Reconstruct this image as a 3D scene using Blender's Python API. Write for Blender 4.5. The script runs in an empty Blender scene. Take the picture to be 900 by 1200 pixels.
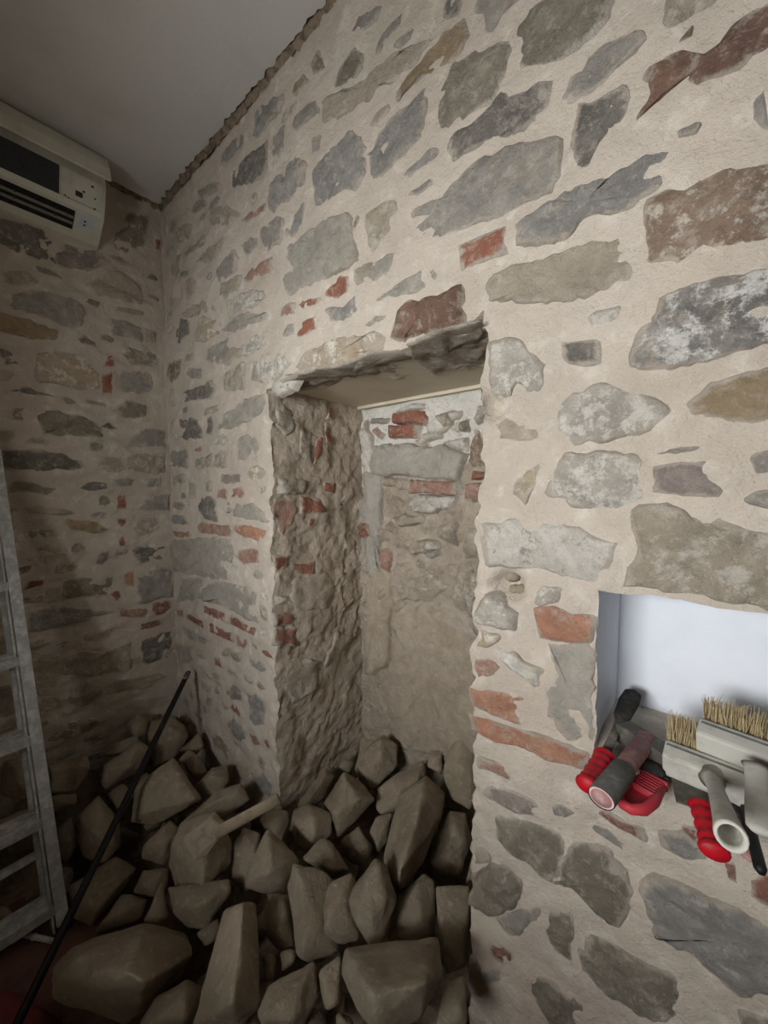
import bpy, bmesh, math, random
from mathutils import Vector, Matrix, noise

# ------------------------------------------------------------------ camera
F = 450.0                       # focal length in pixels of the 900x1200 frame
CAM = Vector((2.338, -0.9, 1.6))
YAW, PITCH = math.radians(39.9), math.radians(3.7)
f0 = Vector((-math.sin(YAW), math.cos(YAW), 0)); RIGHT = Vector((math.cos(YAW), math.sin(YAW), 0))
FWD = f0 * math.cos(PITCH) - Vector((0, 0, 1)) * math.sin(PITCH)
UP = Vector((0, 0, 1)) * math.cos(PITCH) + f0 * math.sin(PITCH)
scn = bpy.context.scene
cd = bpy.data.cameras.new('camera'); cam = bpy.data.objects.new('camera', cd)
scn.collection.objects.link(cam)
cd.sensor_fit = 'VERTICAL'; cd.sensor_height = 36.0; cd.sensor_width = 27.0
cd.lens = 36.0 * F / 1200.0; cd.clip_start = 0.02
M3 = Matrix((RIGHT, UP, -FWD)).transposed()
cam.matrix_world = Matrix.Translation(CAM) @ M3.to_4x4()
scn.camera = cam
# ------------------------------------------------------------------ light
scn.view_settings.view_transform = 'Standard'; scn.view_settings.look = 'None'
scn.view_settings.gamma = 1.0; scn.view_settings.exposure = 0.0
scn.view_settings.use_curve_mapping = False
wd = bpy.data.worlds.new('sky'); scn.world = wd; wd.use_nodes = True
wd.node_tree.nodes['Background'].inputs[0].default_value = (0.75, 0.85, 1.0, 1)
wd.node_tree.nodes['Background'].inputs[1].default_value = 1.0
WX0, WX1, WZ0, WZ1, FY, FT = 1.33, 2.25, 1.35, 2.10, -1.75, .74      # unseen window opposite; its depth and height shaped to narrow the light
ad = bpy.data.lights.new('window_daylight', 'AREA'); ad.shape = 'RECTANGLE'
ad.size = WX1 - WX0; ad.size_y = WZ1 - WZ0; ad.energy = 90; ad.color = (0.985, 0.995, 1.0)
al = bpy.data.objects.new('window_daylight', ad); scn.collection.objects.link(al)
al.location = ((WX0 + WX1) / 2, FY - FT - .02, (WZ0 + WZ1) / 2)
al.rotation_euler = (math.radians(90), 0, 0)             # faces +y, into the room

# ------------------------------------------------------------------ helpers
COL = scn.collection
rnd = random.Random(11)
_n = noise.noise
def NV(p):
    """repeatable vector noise (noise_vector differs from run to run)"""
    x, y, z = p
    return Vector((_n((x, y, z)), _n((y + 31.7, z - 17.3, x + 5.1)), _n((z - 43.9, x + 12.7, y + 71.3))))

def ray(x, y):
    return FWD + RIGHT * ((x - 450) / F) + UP * ((600 - y) / F)

def on_plane(x, y, ax, val):
    d = ray(x, y); return CAM + d * ((val - CAM[ax]) / d[ax])

def srgb(r, g, b):
    def c(v):
        v /= 255.0
        return v / 12.92 if v <= 0.04045 else ((v + 0.055) / 1.055) ** 2.4
    return (c(r), c(g), c(b), 1)

def link(name, me, mat=None, parent=None, smooth=True, loc=None):
    if mat is not None: me.materials.append(mat)
    if smooth:
        me.polygons.foreach_set('use_smooth', [True] * len(me.polygons))
    o = bpy.data.objects.new(name, me); COL.objects.link(o)
    if parent is not None: o.parent = parent
    if loc is not None: o.location = loc
    return o

def from_bm(name, bm, mat=None, parent=None, smooth=False):
    bmesh.ops.recalc_face_normals(bm, faces=bm.faces)
    me = bpy.data.meshes.new(name); bm.to_mesh(me); bm.free()
    return link(name, me, mat, parent, smooth)

def tag(o, label=None, cat=None, group=None, kind=None):
    if label: o['label'] = label
    if cat: o['category'] = cat
    if group: o['group'] = group
    if kind: o['kind'] = kind
    return o

def empty(name, loc, label, cat, group=None):
    o = bpy.data.objects.new(name, None); COL.objects.link(o); o.location = loc
    return tag(o, label, cat, group)

def box(bm, c, s, R=None, bev=0.0):
    """box centre c, full size s, optional 3x3 rotation"""
    m = Matrix.Translation(Vector(c)) @ (R.to_4x4() if R is not None else Matrix.Identity(4)) @ Matrix.Diagonal((s[0], s[1], s[2], 1))
    r = bmesh.ops.create_cube(bm, size=1.0, matrix=m)
    if bev > 0:
        es = list({e for v in r['verts'] for e in v.link_edges})
        bmesh.ops.bevel(bm, geom=es, offset=bev, segments=2, affect='EDGES', profile=0.6)

def basis(d, hint=(0, 0, 1)):
    """rotation whose X is d and Z is near hint"""
    x = Vector(d).normalized(); h = Vector(hint)
    y = h.cross(x)
    if y.length < 1e-5: y = Vector((0, 1, 0)).cross(x)
    y.normalize(); z = x.cross(y)
    return Matrix((x, y, z)).transposed()

def tube(bm, pts, rad, n=12, flat=1.0, hint=(0, 0, 1), cap=True, axis=None):
    """sweep of an (optionally flattened) circle; rad a number or one per point"""
    pts = [Vector(p) for p in pts]; rings = []
    for i, p in enumerate(pts):
        a = pts[max(0, i - 1)]; b = pts[min(len(pts) - 1, i + 1)]
        R = basis(axis if axis is not None else b - a, hint); r = rad[i] if isinstance(rad, (list, tuple)) else rad
        rings.append([bm.verts.new(p + R @ Vector((0, r * math.cos(2 * math.pi * k / n), r * flat * math.sin(2 * math.pi * k / n)))) for k in range(n)])
    for a, b in zip(rings, rings[1:]):
        for k in range(n):
            bm.faces.new((a[k], a[(k + 1) % n], b[(k + 1) % n], b[k]))
    if cap:
        bm.faces.new(rings[0][::-1]); bm.faces.new(rings[-1])
    return rings

# ------------------------------------------------------------------ materials
class NT:
    def __init__(s, name, rough=0.9, metal=0.0):
        s.m = bpy.data.materials.new(name); s.m.use_nodes = True
        s.t = s.m.node_tree; s.b = s.t.nodes['Principled BSDF']
        s.b.inputs['Roughness'].default_value = rough; s.b.inputs['Metallic'].default_value = metal
        s.b.inputs['Specular IOR Level'].default_value = 0.25
        s.pos = s.n('ShaderNodeNewGeometry').outputs['Position']
    def n(s, t, **k):
        nd = s.t.nodes.new(t)
        for a, v in k.items(): setattr(nd, a, v)
        return nd
    def L(s, a, b): s.t.links.new(a, b)
    def noise(s, scale, detail=4, rough=0.6, dist=0.0, vec=None):
        n = s.n('ShaderNodeTexNoise'); n.inputs['Scale'].default_value = scale
        n.inputs['Detail'].default_value = detail; n.inputs['Roughness'].default_value = rough
        n.inputs['Distortion'].default_value = dist
        s.L(vec if vec is not None else s.pos, n.inputs['Vector']); return n.outputs['Fac']
    def voro(s, scale, feat='F1'):
        n = s.n('ShaderNodeTexVoronoi', feature=feat); n.inputs['Scale'].default_value = scale
        s.L(s.pos, n.inputs['Vector']); return n.outputs['Distance']
    def ramp(s, fac, a, b):
        r = s.n('ShaderNodeMapRange', interpolation_type='SMOOTHSTEP'); r.inputs['From Min'].default_value = a
        r.inputs['From Max'].default_value = b; s.L(fac, r.inputs['Value']); return r.outputs['Result']
    def mix(s, fac, a, b):
        x = s.n('ShaderNodeMix', data_type='RGBA')
        for soc, v in ((x.inputs['Factor'], fac), (x.inputs[6], a), (x.inputs[7], b)):
            if isinstance(v, (int, float, tuple)): soc.default_value = v
            else: s.L(v, soc)
        return x.outputs[2]
    def math(s, op, a, b):
        x = s.n('ShaderNodeMath', operation=op)
        for soc, v in zip(x.inputs, (a, b)):
            if isinstance(v, (int, float)): soc.default_value = v
            else: s.L(v, soc)
        return x.outputs[0]
    def attr(s, name): return s.n('ShaderNodeAttribute', attribute_name=name).outputs['Fac']
    def bump(s, h, dist=0.003, strength=0.8, prev=None):
        b = s.n('ShaderNodeBump'); b.inputs['Distance'].default_value = dist; b.inputs['Strength'].default_value = strength
        s.L(h, b.inputs['Height'])
        if prev is not None: s.L(prev, b.inputs['Normal'])
        return b.outputs[0]
    def out(s, col, nrm=None):
        if isinstance(col, tuple): s.b.inputs['Base Color'].default_value = col
        else: s.L(col, s.b.inputs['Base Color'])
        if nrm is not None: s.L(nrm, s.b.inputs['Normal'])
        return s.m

MORT_A, MORT_B, MORT_C = srgb(198, 187, 173), srgb(185, 174, 160), srgb(210, 201, 188)

def mortar_nodes(t):
    c = t.mix(t.ramp(t.noise(3.0, 4), .35, .65), MORT_A, MORT_B)
    c = t.mix(t.ramp(t.noise(17, 5), .5, .72), c, MORT_C)
    c = t.mix(t.math('MULTIPLY', t.ramp(t.noise(160, 4, .7), .52, .75), .4), c, srgb(158, 146, 130))
    c = t.mix(t.math('MULTIPLY', t.ramp(t.noise(1.6, 5, .6), .5, .68), .35), c, srgb(188, 172, 155))
    return c

def mortar_mat():
    t = NT('lime_mortar', 0.95); c = mortar_nodes(t)
    b = t.bump(t.noise(14, 7, .65, .5), .014, .7); b = t.bump(t.noise(70, 7, .7), .006, .9, b); b = t.bump(t.noise(300, 3), .0016, .9, b)
    return t.out(c, b)

def stone_mat(name, c1, c2, fleck=None, amount=.6, fs=22, smear=.55, rough=.9):
    """stone with two tones, optional lime flecks and mortar smeared over its rim"""
    t = NT(name, rough)
    mort = mortar_nodes(t)
    c = t.mix(t.ramp(t.noise(8, 7, .7, .8), .36, .64), c1, c2)
    c = t.mix(t.math('MULTIPLY', t.ramp(t.noise(14, 8, .75, 1.2), .52, .66), .5), c, tuple(v * .6 for v in c1[:3]) + (1,))
    c = t.mix(t.math('MULTIPLY', t.ramp(t.noise(5.5, 5, .7), .55, .7), .35), c, srgb(168, 148, 120))
    if fleck:
        c = t.mix(t.ramp(t.noise(fs, 8, .78, .15), amount - .03, amount + .07), c, fleck)
    c = t.mix(t.math('MULTIPLY', t.ramp(t.noise(34, 9, .8, .4), .50, .64), .60), c, mort)
    e = t.math('ADD', t.attr('edge'), t.math('MULTIPLY', t.math('ADD', t.math('SUBTRACT', t.noise(24, 9, .8, .6), .5), t.math('SUBTRACT', t.noise(6, 4, .6), .5)), 1.9))
    c = t.mix(t.ramp(e, smear - .08, smear + .40), mort, c)
    b = t.bump(t.noise(20, 9, .74, .8), .022, .9); b = t.bump(t.noise(130, 5, .75), .004, .9, b)
    return t.out(c, b)

MAT = {}
MAT['mortar'] = mortar_mat()
WHITE = srgb(226, 222, 212)
for k, c1, c2, fl, am, fs, sm in (
    ('G', (164, 159, 151), (138, 134, 128), srgb(188, 180, 167), .58, 26, .36),
    ('U', (158, 155, 150), (132, 130, 128), srgb(190, 184, 174), .58, 24, .34),
    ('D', (124, 119, 112), (92, 89, 85), srgb(176, 168, 156), .57, 26, .30),
    ('O', (146, 138, 122), (118, 111, 97), srgb(172, 162, 142), .60, 20, .32),
    ('T', (190, 177, 157), (166, 154, 136), srgb(206, 196, 179), .58, 22, .42),
    ('V', (178, 173, 160), (156, 152, 141), srgb(200, 192, 176), .60, 16, .36),
    ('W', (204, 197, 185), (168, 162, 153), srgb(226, 220, 208), .50, 24, .34),
    ('X', (238, 234, 225), (206, 198, 186), srgb(156, 148, 136), .58, 18, .34),
    ('S', (156, 152, 146), (104, 101, 98), srgb(232, 229, 222), .51, 13, .28),
    ('B', (152, 128, 108), (122, 98, 80), srgb(210, 200, 186), .55, 30, .30),
    ('H', (126, 90, 74), (94, 66, 55), srgb(150, 122, 106), .62, 20, .34),
    ('K', (166, 144, 110), (138, 116, 86), srgb(188, 172, 146), .60, 18, .36),
    ('M', (156, 143, 136), (124, 112, 107), srgb(190, 178, 165), .58, 22, .36),
    ('N', (196, 182, 160), (180, 156, 124), srgb(228, 220, 206), .52, 20, .34),
    ('Y', (176, 164, 145), (146, 134, 115), srgb(206, 198, 184), .52, 14, .36)):
    mx = lambda c: tuple(v * .80 + m * .20 for v, m in zip(c, (196, 186, 172)))
    MAT[k] = stone_mat('stone_' + k, srgb(*mx(c1)), srgb(*mx(c2)), fl, am, fs, sm)
for k, c1, c2, fl, am, sm in (
    ('R', (168, 114, 94), (146, 95, 78), srgb(192, 158, 138), .58, .36),
    ('r', (200, 152, 126), (180, 128, 104), srgb(206, 178, 156), .60, .30),
    ('P', (180, 144, 128), (160, 122, 108), srgb(194, 174, 157), .56, .40),
    ('p', (158, 110, 95), (134, 90, 78), srgb(184, 156, 140), .58, .38)):
    MAT[k] = stone_mat('brick_' + k, srgb(*c1), srgb(*c2), fl, am, 30, sm)
MAT['concrete'] = stone_mat('grey_cement', srgb(188, 182, 171), srgb(174, 168, 157), srgb(200, 193, 182), .66, 14, .25)
MAT['loam'] = stone_mat('loam_plaster', srgb(194, 180, 160), srgb(180, 165, 145), srgb(202, 190, 172), .64, 12, .22)

def niche_mat(name, lime=False, b0=.012):
    t = NT(name, .97)
    c = t.mix(t.ramp(t.noise(5, 5), .35, .65), srgb(196, 183, 165), srgb(178, 164, 147))
    c = t.mix(t.ramp(t.noise(26, 7, .75), .54, .70), c, srgb(208, 198, 182))
    c = t.mix(t.math('MULTIPLY', t.ramp(t.noise(50, 7, .75), .60, .72), .6), c, srgb(138, 122, 106))
    if lime:                                            # lime splashed over the top courses
        z = t.n('ShaderNodeSeparateXYZ'); t.L(t.pos, z.inputs[0])
        m = t.math('ADD', z.outputs[2], t.math('MULTIPLY', t.math('SUBTRACT', t.noise(9, 6, .7), .5), .9))
        c = t.mix(t.ramp(m, 1.72, 1.80), c, srgb(232, 228, 219))
    b = t.bump(t.noise(26, 9, .74, .5), b0 * 1.2, .9); b = t.bump(t.voro(60), b0 * .4, .5, b); b = t.bump(t.noise(120, 6, .75), .004, .9, b)
    return t.out(c, b)
MAT['niche'] = niche_mat('clay_rubble_fill')
MAT['nicheback'] = niche_mat('clay_and_lime_fill', True, .02)

def flat_mat(name, c1, c2=None, scale=20, rough=.6, metal=0, lo=.45, hi=.7, bump=0, bs=80):
    t = NT(name, rough, metal)
    c = srgb(*c1) if c2 is None else t.mix(t.ramp(t.noise(scale, 6, .65), lo, hi), srgb(*c1), srgb(*c2))
    return t.out(c, t.bump(t.noise(bs, 5, .65), bump, .7) if bump else None)

MAT['paint'] = flat_mat('white_paint', (222, 226, 232), (214, 218, 226), 3, .6, bump=.001, bs=40)
MAT['ceiling'] = flat_mat('ceiling_paint', (205, 203, 199), (197, 194, 189), 2.5, .9, bump=.0015, bs=60)
MAT['plain'] = flat_mat('plain_plaster', (150, 142, 130), (136, 128, 117), 3, .95, bump=.003)
MAT['crumb'] = flat_mat('broken_plaster', (138, 122, 104), (84, 70, 58), 30, .98, bump=.01, bs=60)
MAT['floor'] = flat_mat('floor_tile', (104, 74, 66), (78, 60, 54), 12, .7, bump=.002)
MAT['dust'] = flat_mat('debris_dust', (120, 106, 88), (84, 72, 60), 22, .98, bump=.012, bs=45)
MAT['board'] = flat_mat('cream_board', (212, 202, 180), (202, 190, 166), 6, .75)
MAT['frame'] = flat_mat('window_frame_paint', (215, 213, 208), rough=.5)

def rock_mat():
    t = NT('dusty_limestone', .97)
    c = t.mix(t.ramp(t.noise(6, 5), .35, .65), srgb(170, 157, 137), srgb(146, 134, 115))
    c = t.mix(t.ramp(t.noise(40, 6, .7), .52, .74), c, srgb(190, 178, 158))
    c = t.mix(t.ramp(t.noise(90, 4, .7), .62, .76), c, srgb(108, 96, 78))
    oi = t.n('ShaderNodeObjectInfo').outputs['Random']
    c = t.mix(t.math('MULTIPLY', oi, .35), c, srgb(132, 122, 106))
    b = t.bump(t.noise(20, 9, .72, .6), .02, .9); b = t.bump(t.noise(140, 5, .75), .003, .9, b)
    return t.out(c, b)
MAT['rock'] = rock_mat()

# ------------------------------------------------------------------ relief of the walls
CEIL = 3.115
NX0, NX1, NZ, ND = 1.0, 1.90, 1.99, 0.525          # tall niche
RX0, RX1, RZ0, RZ1, RD = 2.172, 2.95, 1.03, 1.388, 0.235   # small recess

def sstep_(t): t = max(0, min(1, t)); return t * t * (3 - 2 * t)
def relief(p, fine=True):
    """one displacement field for all the masonry, so that neighbouring surfaces meet"""
    d = NV(p * 2.3) * .011 + NV(p * 7.0 + Vector((3, 1, 7))) * .008
    if fine: d = d + NV(p * 22.0) * .0048 + NV(p * 58.0) * .0026
    x, y, z = p
    if x < .5 and y < -.02:                                         # heavier ledges of the shaded wall
        kx = min(1, (-y - .02) / .1) * (1 - sstep_(x / .02))
        if kx > 0:
            q = Vector((1.7, y * 5.5, z * 13)); d = d + Vector((kx, 0, 0)) * (.016 * noise.noise(q) + .010 * noise.noise(Vector((5, y * 14, z * 30))))
    elif y < .004 and x < .98:                                      # same, fading along the other wall towards the niche
        q = Vector((x * 6, 9.1, z * 13)); d = d + Vector((0, -.010 * noise.noise(q), 0)) * min(1, (1 - x) / .3) * min(1, x / .08)
    if y > .004 and RX0 - .05 < x < RX1 + .05:                      # painted recess stays smooth
        return d * max(.12, 1 - y / .05)
    if y > -.05 and NX0 - .12 < x < NX1 + .12 and z < NZ + .12:      # broken niche
        k = min(1.0, max(0.0, (y + .01) / .06))
        e = 0.0
        if abs(y) < .04: e = max(math.exp(-abs(x - NX0) / .03), math.exp(-abs(x - NX1) / .03)) * (1 - abs(y) / .04)
        q = p * 10.0
        d = d + NV(q) * (.011 * k + .012 * e) + NV(p * 24.0) * (.005 * k + .011 * e)
        if fine: d = d + NV(p * 55.0) * (.006 * k + .004 * e)
        if y > .4 and .85 < z < 1.62:                               # knobbly rubble core
            kk = min(1, (z - .85) / .15, (1.62 - z) / .08)
            f1 = noise.voronoi(p * 13.0)[0][0]; f2 = noise.voronoi(p * 27.0)[0][0]
            d = d + Vector((0, -1, 0)) * kk * (.048 * max(0, .55 - f1) / .55 + .022 * max(0, .5 - f2))
        hole = math.exp(-((x - 1.235) ** 2 + (z - 1.50) ** 2) / .0016) if y > .3 else 0
        if hole > .01: d = d + Vector((0, .07 * hole, 0))
    h2 = math.exp(-(((x - 1.985) / .035) ** 2 + ((z - 1.365) / .036) ** 2) ** 2) if -.02 < y < .02 else 0
    if h2 > .01: d = d + Vector((0, .05 * h2, 0))
    h3 = math.exp(-(((x - 1.93) / .028) ** 2 + ((z - 1.79) / .03) ** 2) ** 2) if -.02 < y < .05 else 0
    if h3 > .01: d = d + Vector((0, .03 * h3, 0))
    return d

def lines(a, b, step, marks=()):
    n = max(1, round((b - a) / step)); l = [a + (b - a) * i / n for i in range(n + 1)]
    for m in marks:
        if a <= m <= b:
            i = min(range(len(l)), key=lambda j: abs(l[j] - m)); l[i] = m
    return l

def surface(name, us, vs, to3, mat, parent=None, skip=None, fine=True, disp=True):
    idx = {}; verts = []; faces = []
    for i in range(len(us) - 1):
        for j in range(len(vs) - 1):
            if skip and skip((us[i] + us[i + 1]) / 2, (vs[j] + vs[j + 1]) / 2): continue
            f = []
            for a, b in ((i, j), (i + 1, j), (i + 1, j + 1), (i, j + 1)):
                if (a, b) not in idx:
                    p = Vector(to3(us[a], vs[b]))
                    if disp: p = p + relief(p, fine)
                    idx[(a, b)] = len(verts); verts.append(p)
                f.append(idx[(a, b)])
            faces.append(f)
    me = bpy.data.meshes.new(name); me.from_pydata(verts, [], faces); me.update()
    return link(name, me, mat, parent)

G = .0125
wall_back = surface('wall_back', lines(0, 2.8, G, (NX0, NX1, RX0)) + lines(2.8, 4.2, .05, (RX1,))[1:],
                    lines(-.02, CEIL + .06, G, (NZ, RZ0, RZ1)), lambda u, v: (u, 0, v), MAT['mortar'],
                    skip=lambda u, v: (NX0 < u < NX1 and v < NZ) or (RX0 < u < RX1 and RZ0 < v < RZ1))
tag(wall_back, 'rubble stone wall with pale lime pointing, a tall niche and a small recess', 'wall', kind='structure')
wall_left = surface('wall_left', lines(-2.5, -1.3, .06)[:-1] + lines(-1.3, 0, .014), lines(-.02, CEIL + .06, .014),
                    lambda u, v: (0, u, v), MAT['mortar'])
tag(wall_left, 'shaded stone wall under the air conditioner', 'wall', kind='structure')

niche_side = surface('niche_side', lines(0, ND, .011), lines(-.02, NZ + .04, .0115), lambda u, v: (NX0, u, v), MAT['niche'], wall_back)
niche_side_far = surface('niche_side', lines(0, ND, .02), lines(-.02, NZ, .02), lambda u, v: (NX1, u, v), MAT['niche'], wall_back)
niche_back = surface('niche_back', lines(NX0, NX1, .0105), lines(-.02, NZ + .03, .0105), lambda u, v: (u, ND, v), MAT['nicheback'], wall_back)
def under_edge(u): return .10 + .19 * max(0, min(1, (u - 1.1) / .68)) + .015 * noise.noise(Vector((u * 14, 0, 0)))
niche_lintel = surface('niche_lintel', lines(NX0, NX1, .0115), lines(0, .34, .012), lambda u, v: (u, v, NZ), MAT['niche'], wall_back,
                       skip=lambda u, v: v > under_edge(u))
bm = bmesh.new(); box(bm, ((NX0 + NX1) / 2, .30, NZ + .016), (NX1 - NX0 + .10, .54, .02)); box(bm, ((NX0 + NX1) / 2, ND - .022, NZ + .004), (NX1 - NX0 + .04, .02, .022))
tag(from_bm('niche_board', bm, MAT['board'], wall_back), 'cream board closing the top of the niche')

# painted recess (left cheek, back, top) and its stone sill
def rc(us, vs, f, nm, mat): return surface(nm, us, vs, f, mat, wall_back)
rc(lines(0, RD, .02), lines(RZ0 - .02, RZ1, .02), lambda u, v: (RX0 + .01 * min(1, u / .2), u, v), 'recess_cheek', MAT['paint'])
rc(lines(0, RD, .02), lines(RZ0 - .02, RZ1, .04), lambda u, v: (RX1, u, v), 'recess_cheek', MAT['paint'])
rc(lines(RX0, RX1, .02), lines(RZ0 - .02, RZ1, .03), lambda u, v: (u + (.01 if u == RX0 else 0), RD, v), 'recess_back', MAT['paint'])
rc(lines(RX0, RX1, .02), lines(0, RD, .02), lambda u, v: (u, v, RZ1), 'recess_top', MAT['paint'])
rc(lines(RX0, RX1, .0125), lines(0, RD, .0125), lambda u, v: (u, v, RZ0 + .02 * min(1, v / .1)), 'recess_sill', MAT['mortar'])

# plain rest of the room, with the window that lights it
def slab(name, parts, mat, label, cat):
    bm = bmesh.new()
    for c, s in parts: box(bm, c, s)
    return tag(from_bm(name, bm, mat), label, cat, kind='structure')
def span(x0, x1, y0, y1, z0, z1): return ((x0 + x1) / 2, (y0 + y1) / 2, (z0 + z1) / 2), (x1 - x0, y1 - y0, z1 - z0)
slab('wall_front', [span(-.1, WX0, FY - FT, FY, 0, 3.2), span(WX1, 4.3, FY - FT, FY, 0, 3.2), span(WX0, WX1, FY - FT, FY, 0, WZ0), span(WX0, WX1, FY - FT, FY, WZ1, 3.2)],
     MAT['plain'], 'plain plastered wall with the window opposite the stone wall', 'wall')  # unseen wall; thickness and dull plaster chosen to cut the window light's spread
slab('wall_right', [span(4.2, 4.32, FY - FT, .1, 0, 3.2)], MAT['plain'], 'plain plastered wall at the far end of the room', 'wall')
floor = slab('floor', [span(-.1, 4.3, FY - FT, .7, -.1, 0)], MAT['floor'], 'dark reddish brown floor under the rubble', 'floor')
win = slab('window_1', [span(WX0, WX0 + .05, FY - FT + .04, FY - FT + .09, WZ0, WZ1), span(WX1 - .05, WX1, FY - FT + .04, FY - FT + .09, WZ0, WZ1), span(WX0, WX1, FY - FT + .04, FY - FT + .09, WZ0, WZ0 + .05),
      span(WX0, WX1, FY - FT + .04, FY - FT + .09, WZ1 - .05, WZ1)], MAT['frame'], 'white window frame facing the stone wall', 'window')

# ceiling with a ragged broken edge along both stone walls
def ceil_pt(u, v):
    ex = .020 + .018 * noise.noise(Vector((v * 9, 4, 0))) + .014 * noise.noise(Vector((v * 34, 1, 0)))
    ey = .022 + .016 * noise.noise(Vector((u * 8, 9, 2))) + .018 * noise.noise(Vector((u * 30, 2, 5)))
    return (max(u, ex) if u < .2 else u, min(v, -ey) if v > -.2 else v, CEIL)
bm = bmesh.new(); us = lines(0, 2.6, .014) + lines(2.6, 4.2, .2)[1:]; vs = lines(FY, -1.3, .2) + lines(-1.3, 0, .014)[1:]
cv = {}
for i, u in enumerate(us):
    for j, v in enumerate(vs):
        if u < .2 or v > -.2 or (i % 8 == 0 and j % 8 == 0) or True: cv[i, j] = bm.verts.new(ceil_pt(u, v))
for i in range(len(us) - 1):
    for j in range(len(vs) - 1):
        q = [cv[i, j], cv[i, j + 1], cv[i + 1, j + 1], cv[i + 1, j]]
        try:
            if len({tuple(round(c, 5) for c in v.co) for v in q}) >= 3: bm.faces.new(q)
        except ValueError: pass
bmesh.ops.remove_doubles(bm, verts=bm.verts, dist=1e-5)
ext = bmesh.ops.extrude_face_region(bm, geom=bm.faces[:])
bmesh.ops.translate(bm, vec=(0, 0, .03), verts=[g for g in ext['geom'] if isinstance(g, bmesh.types.BMVert)])
ceiling = from_bm('ceiling', bm, MAT['ceiling'])
tag(ceiling, 'grey white painted ceiling with a broken edge along the stone wall', 'ceiling', kind='structure')
slabm = bmesh.new(); box(slabm, (2.1, -1.2, CEIL + .11), (4.5, 2.9, .1)); from_bm('ceiling_core', slabm, MAT['crumb'], ceiling)
def crumb_strip(name, n, f, parent):
    bm = bmesh.new(); rows = []
    for i in range(n + 1):
        rows.append([bm.verts.new(Vector(f(i / n, k / 5)) + NV(Vector(f(i / n, k / 5)) * 40) * .011 + NV(Vector(f(i / n, k / 5)) * 90) * .005) for k in range(6)])
    for a, b in zip(rows, rows[1:]):
        for k in range(5): bm.faces.new((a[k], b[k], b[k + 1], a[k + 1]))
    o = from_bm(name, bm, MAT['crumb'], parent); o['kind'] = 'stuff'; return o
crumb_strip('broken_plaster_edge', 260, lambda t, k: (2.6 * t, -.030 + .03 * k, CEIL + .026 - .045 * k), ceiling)
crumb_strip('broken_plaster_edge', 130, lambda t, k: (.030 - .03 * k, -1.3 * t, CEIL + .026 - .045 * k), ceiling)

# ------------------------------------------------------------------ masonry pieces
PL = {'y': (1, 0.0, Vector((0, -1, 0))), 'x': (0, 0.0, Vector((1, 0, 0))),
      's': (0, NX0, Vector((1, 0, 0))), 'b': (1, ND, Vector((0, -1, 0))), 'u': (2, NZ, Vector((0, 0, -1)))}

def chaikin(P):
    o = []
    for a, b in zip(P, P[1:] + P[:1]): o += [a * .78 + b * .22, a * .22 + b * .78]
    return o

def resample(P, n):
    seg = [(b - a).length for a, b in zip(P, P[1:] + P[:1])]; tot = sum(seg); out = []; i = 0; acc = 0
    for k in range(n):
        s = tot * k / n
        while acc + seg[i] < s: acc += seg[i]; i += 1
        a, b = P[i], P[(i + 1) % len(P)]; out.append(a.lerp(b, (s - acc) / max(seg[i], 1e-6)))
    return out

def area_centroid(P, nrm):
    c0 = sum(P, Vector()) / len(P); A = 0; C = Vector()
    for a, b in zip(P, P[1:] + P[:1]):
        w = (a - c0).cross(b - c0).dot(nrm) / 2; A += w; C += (c0 + a + b) / 3 * w
    return (C / A if abs(A) > 1e-7 else c0), A

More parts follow.
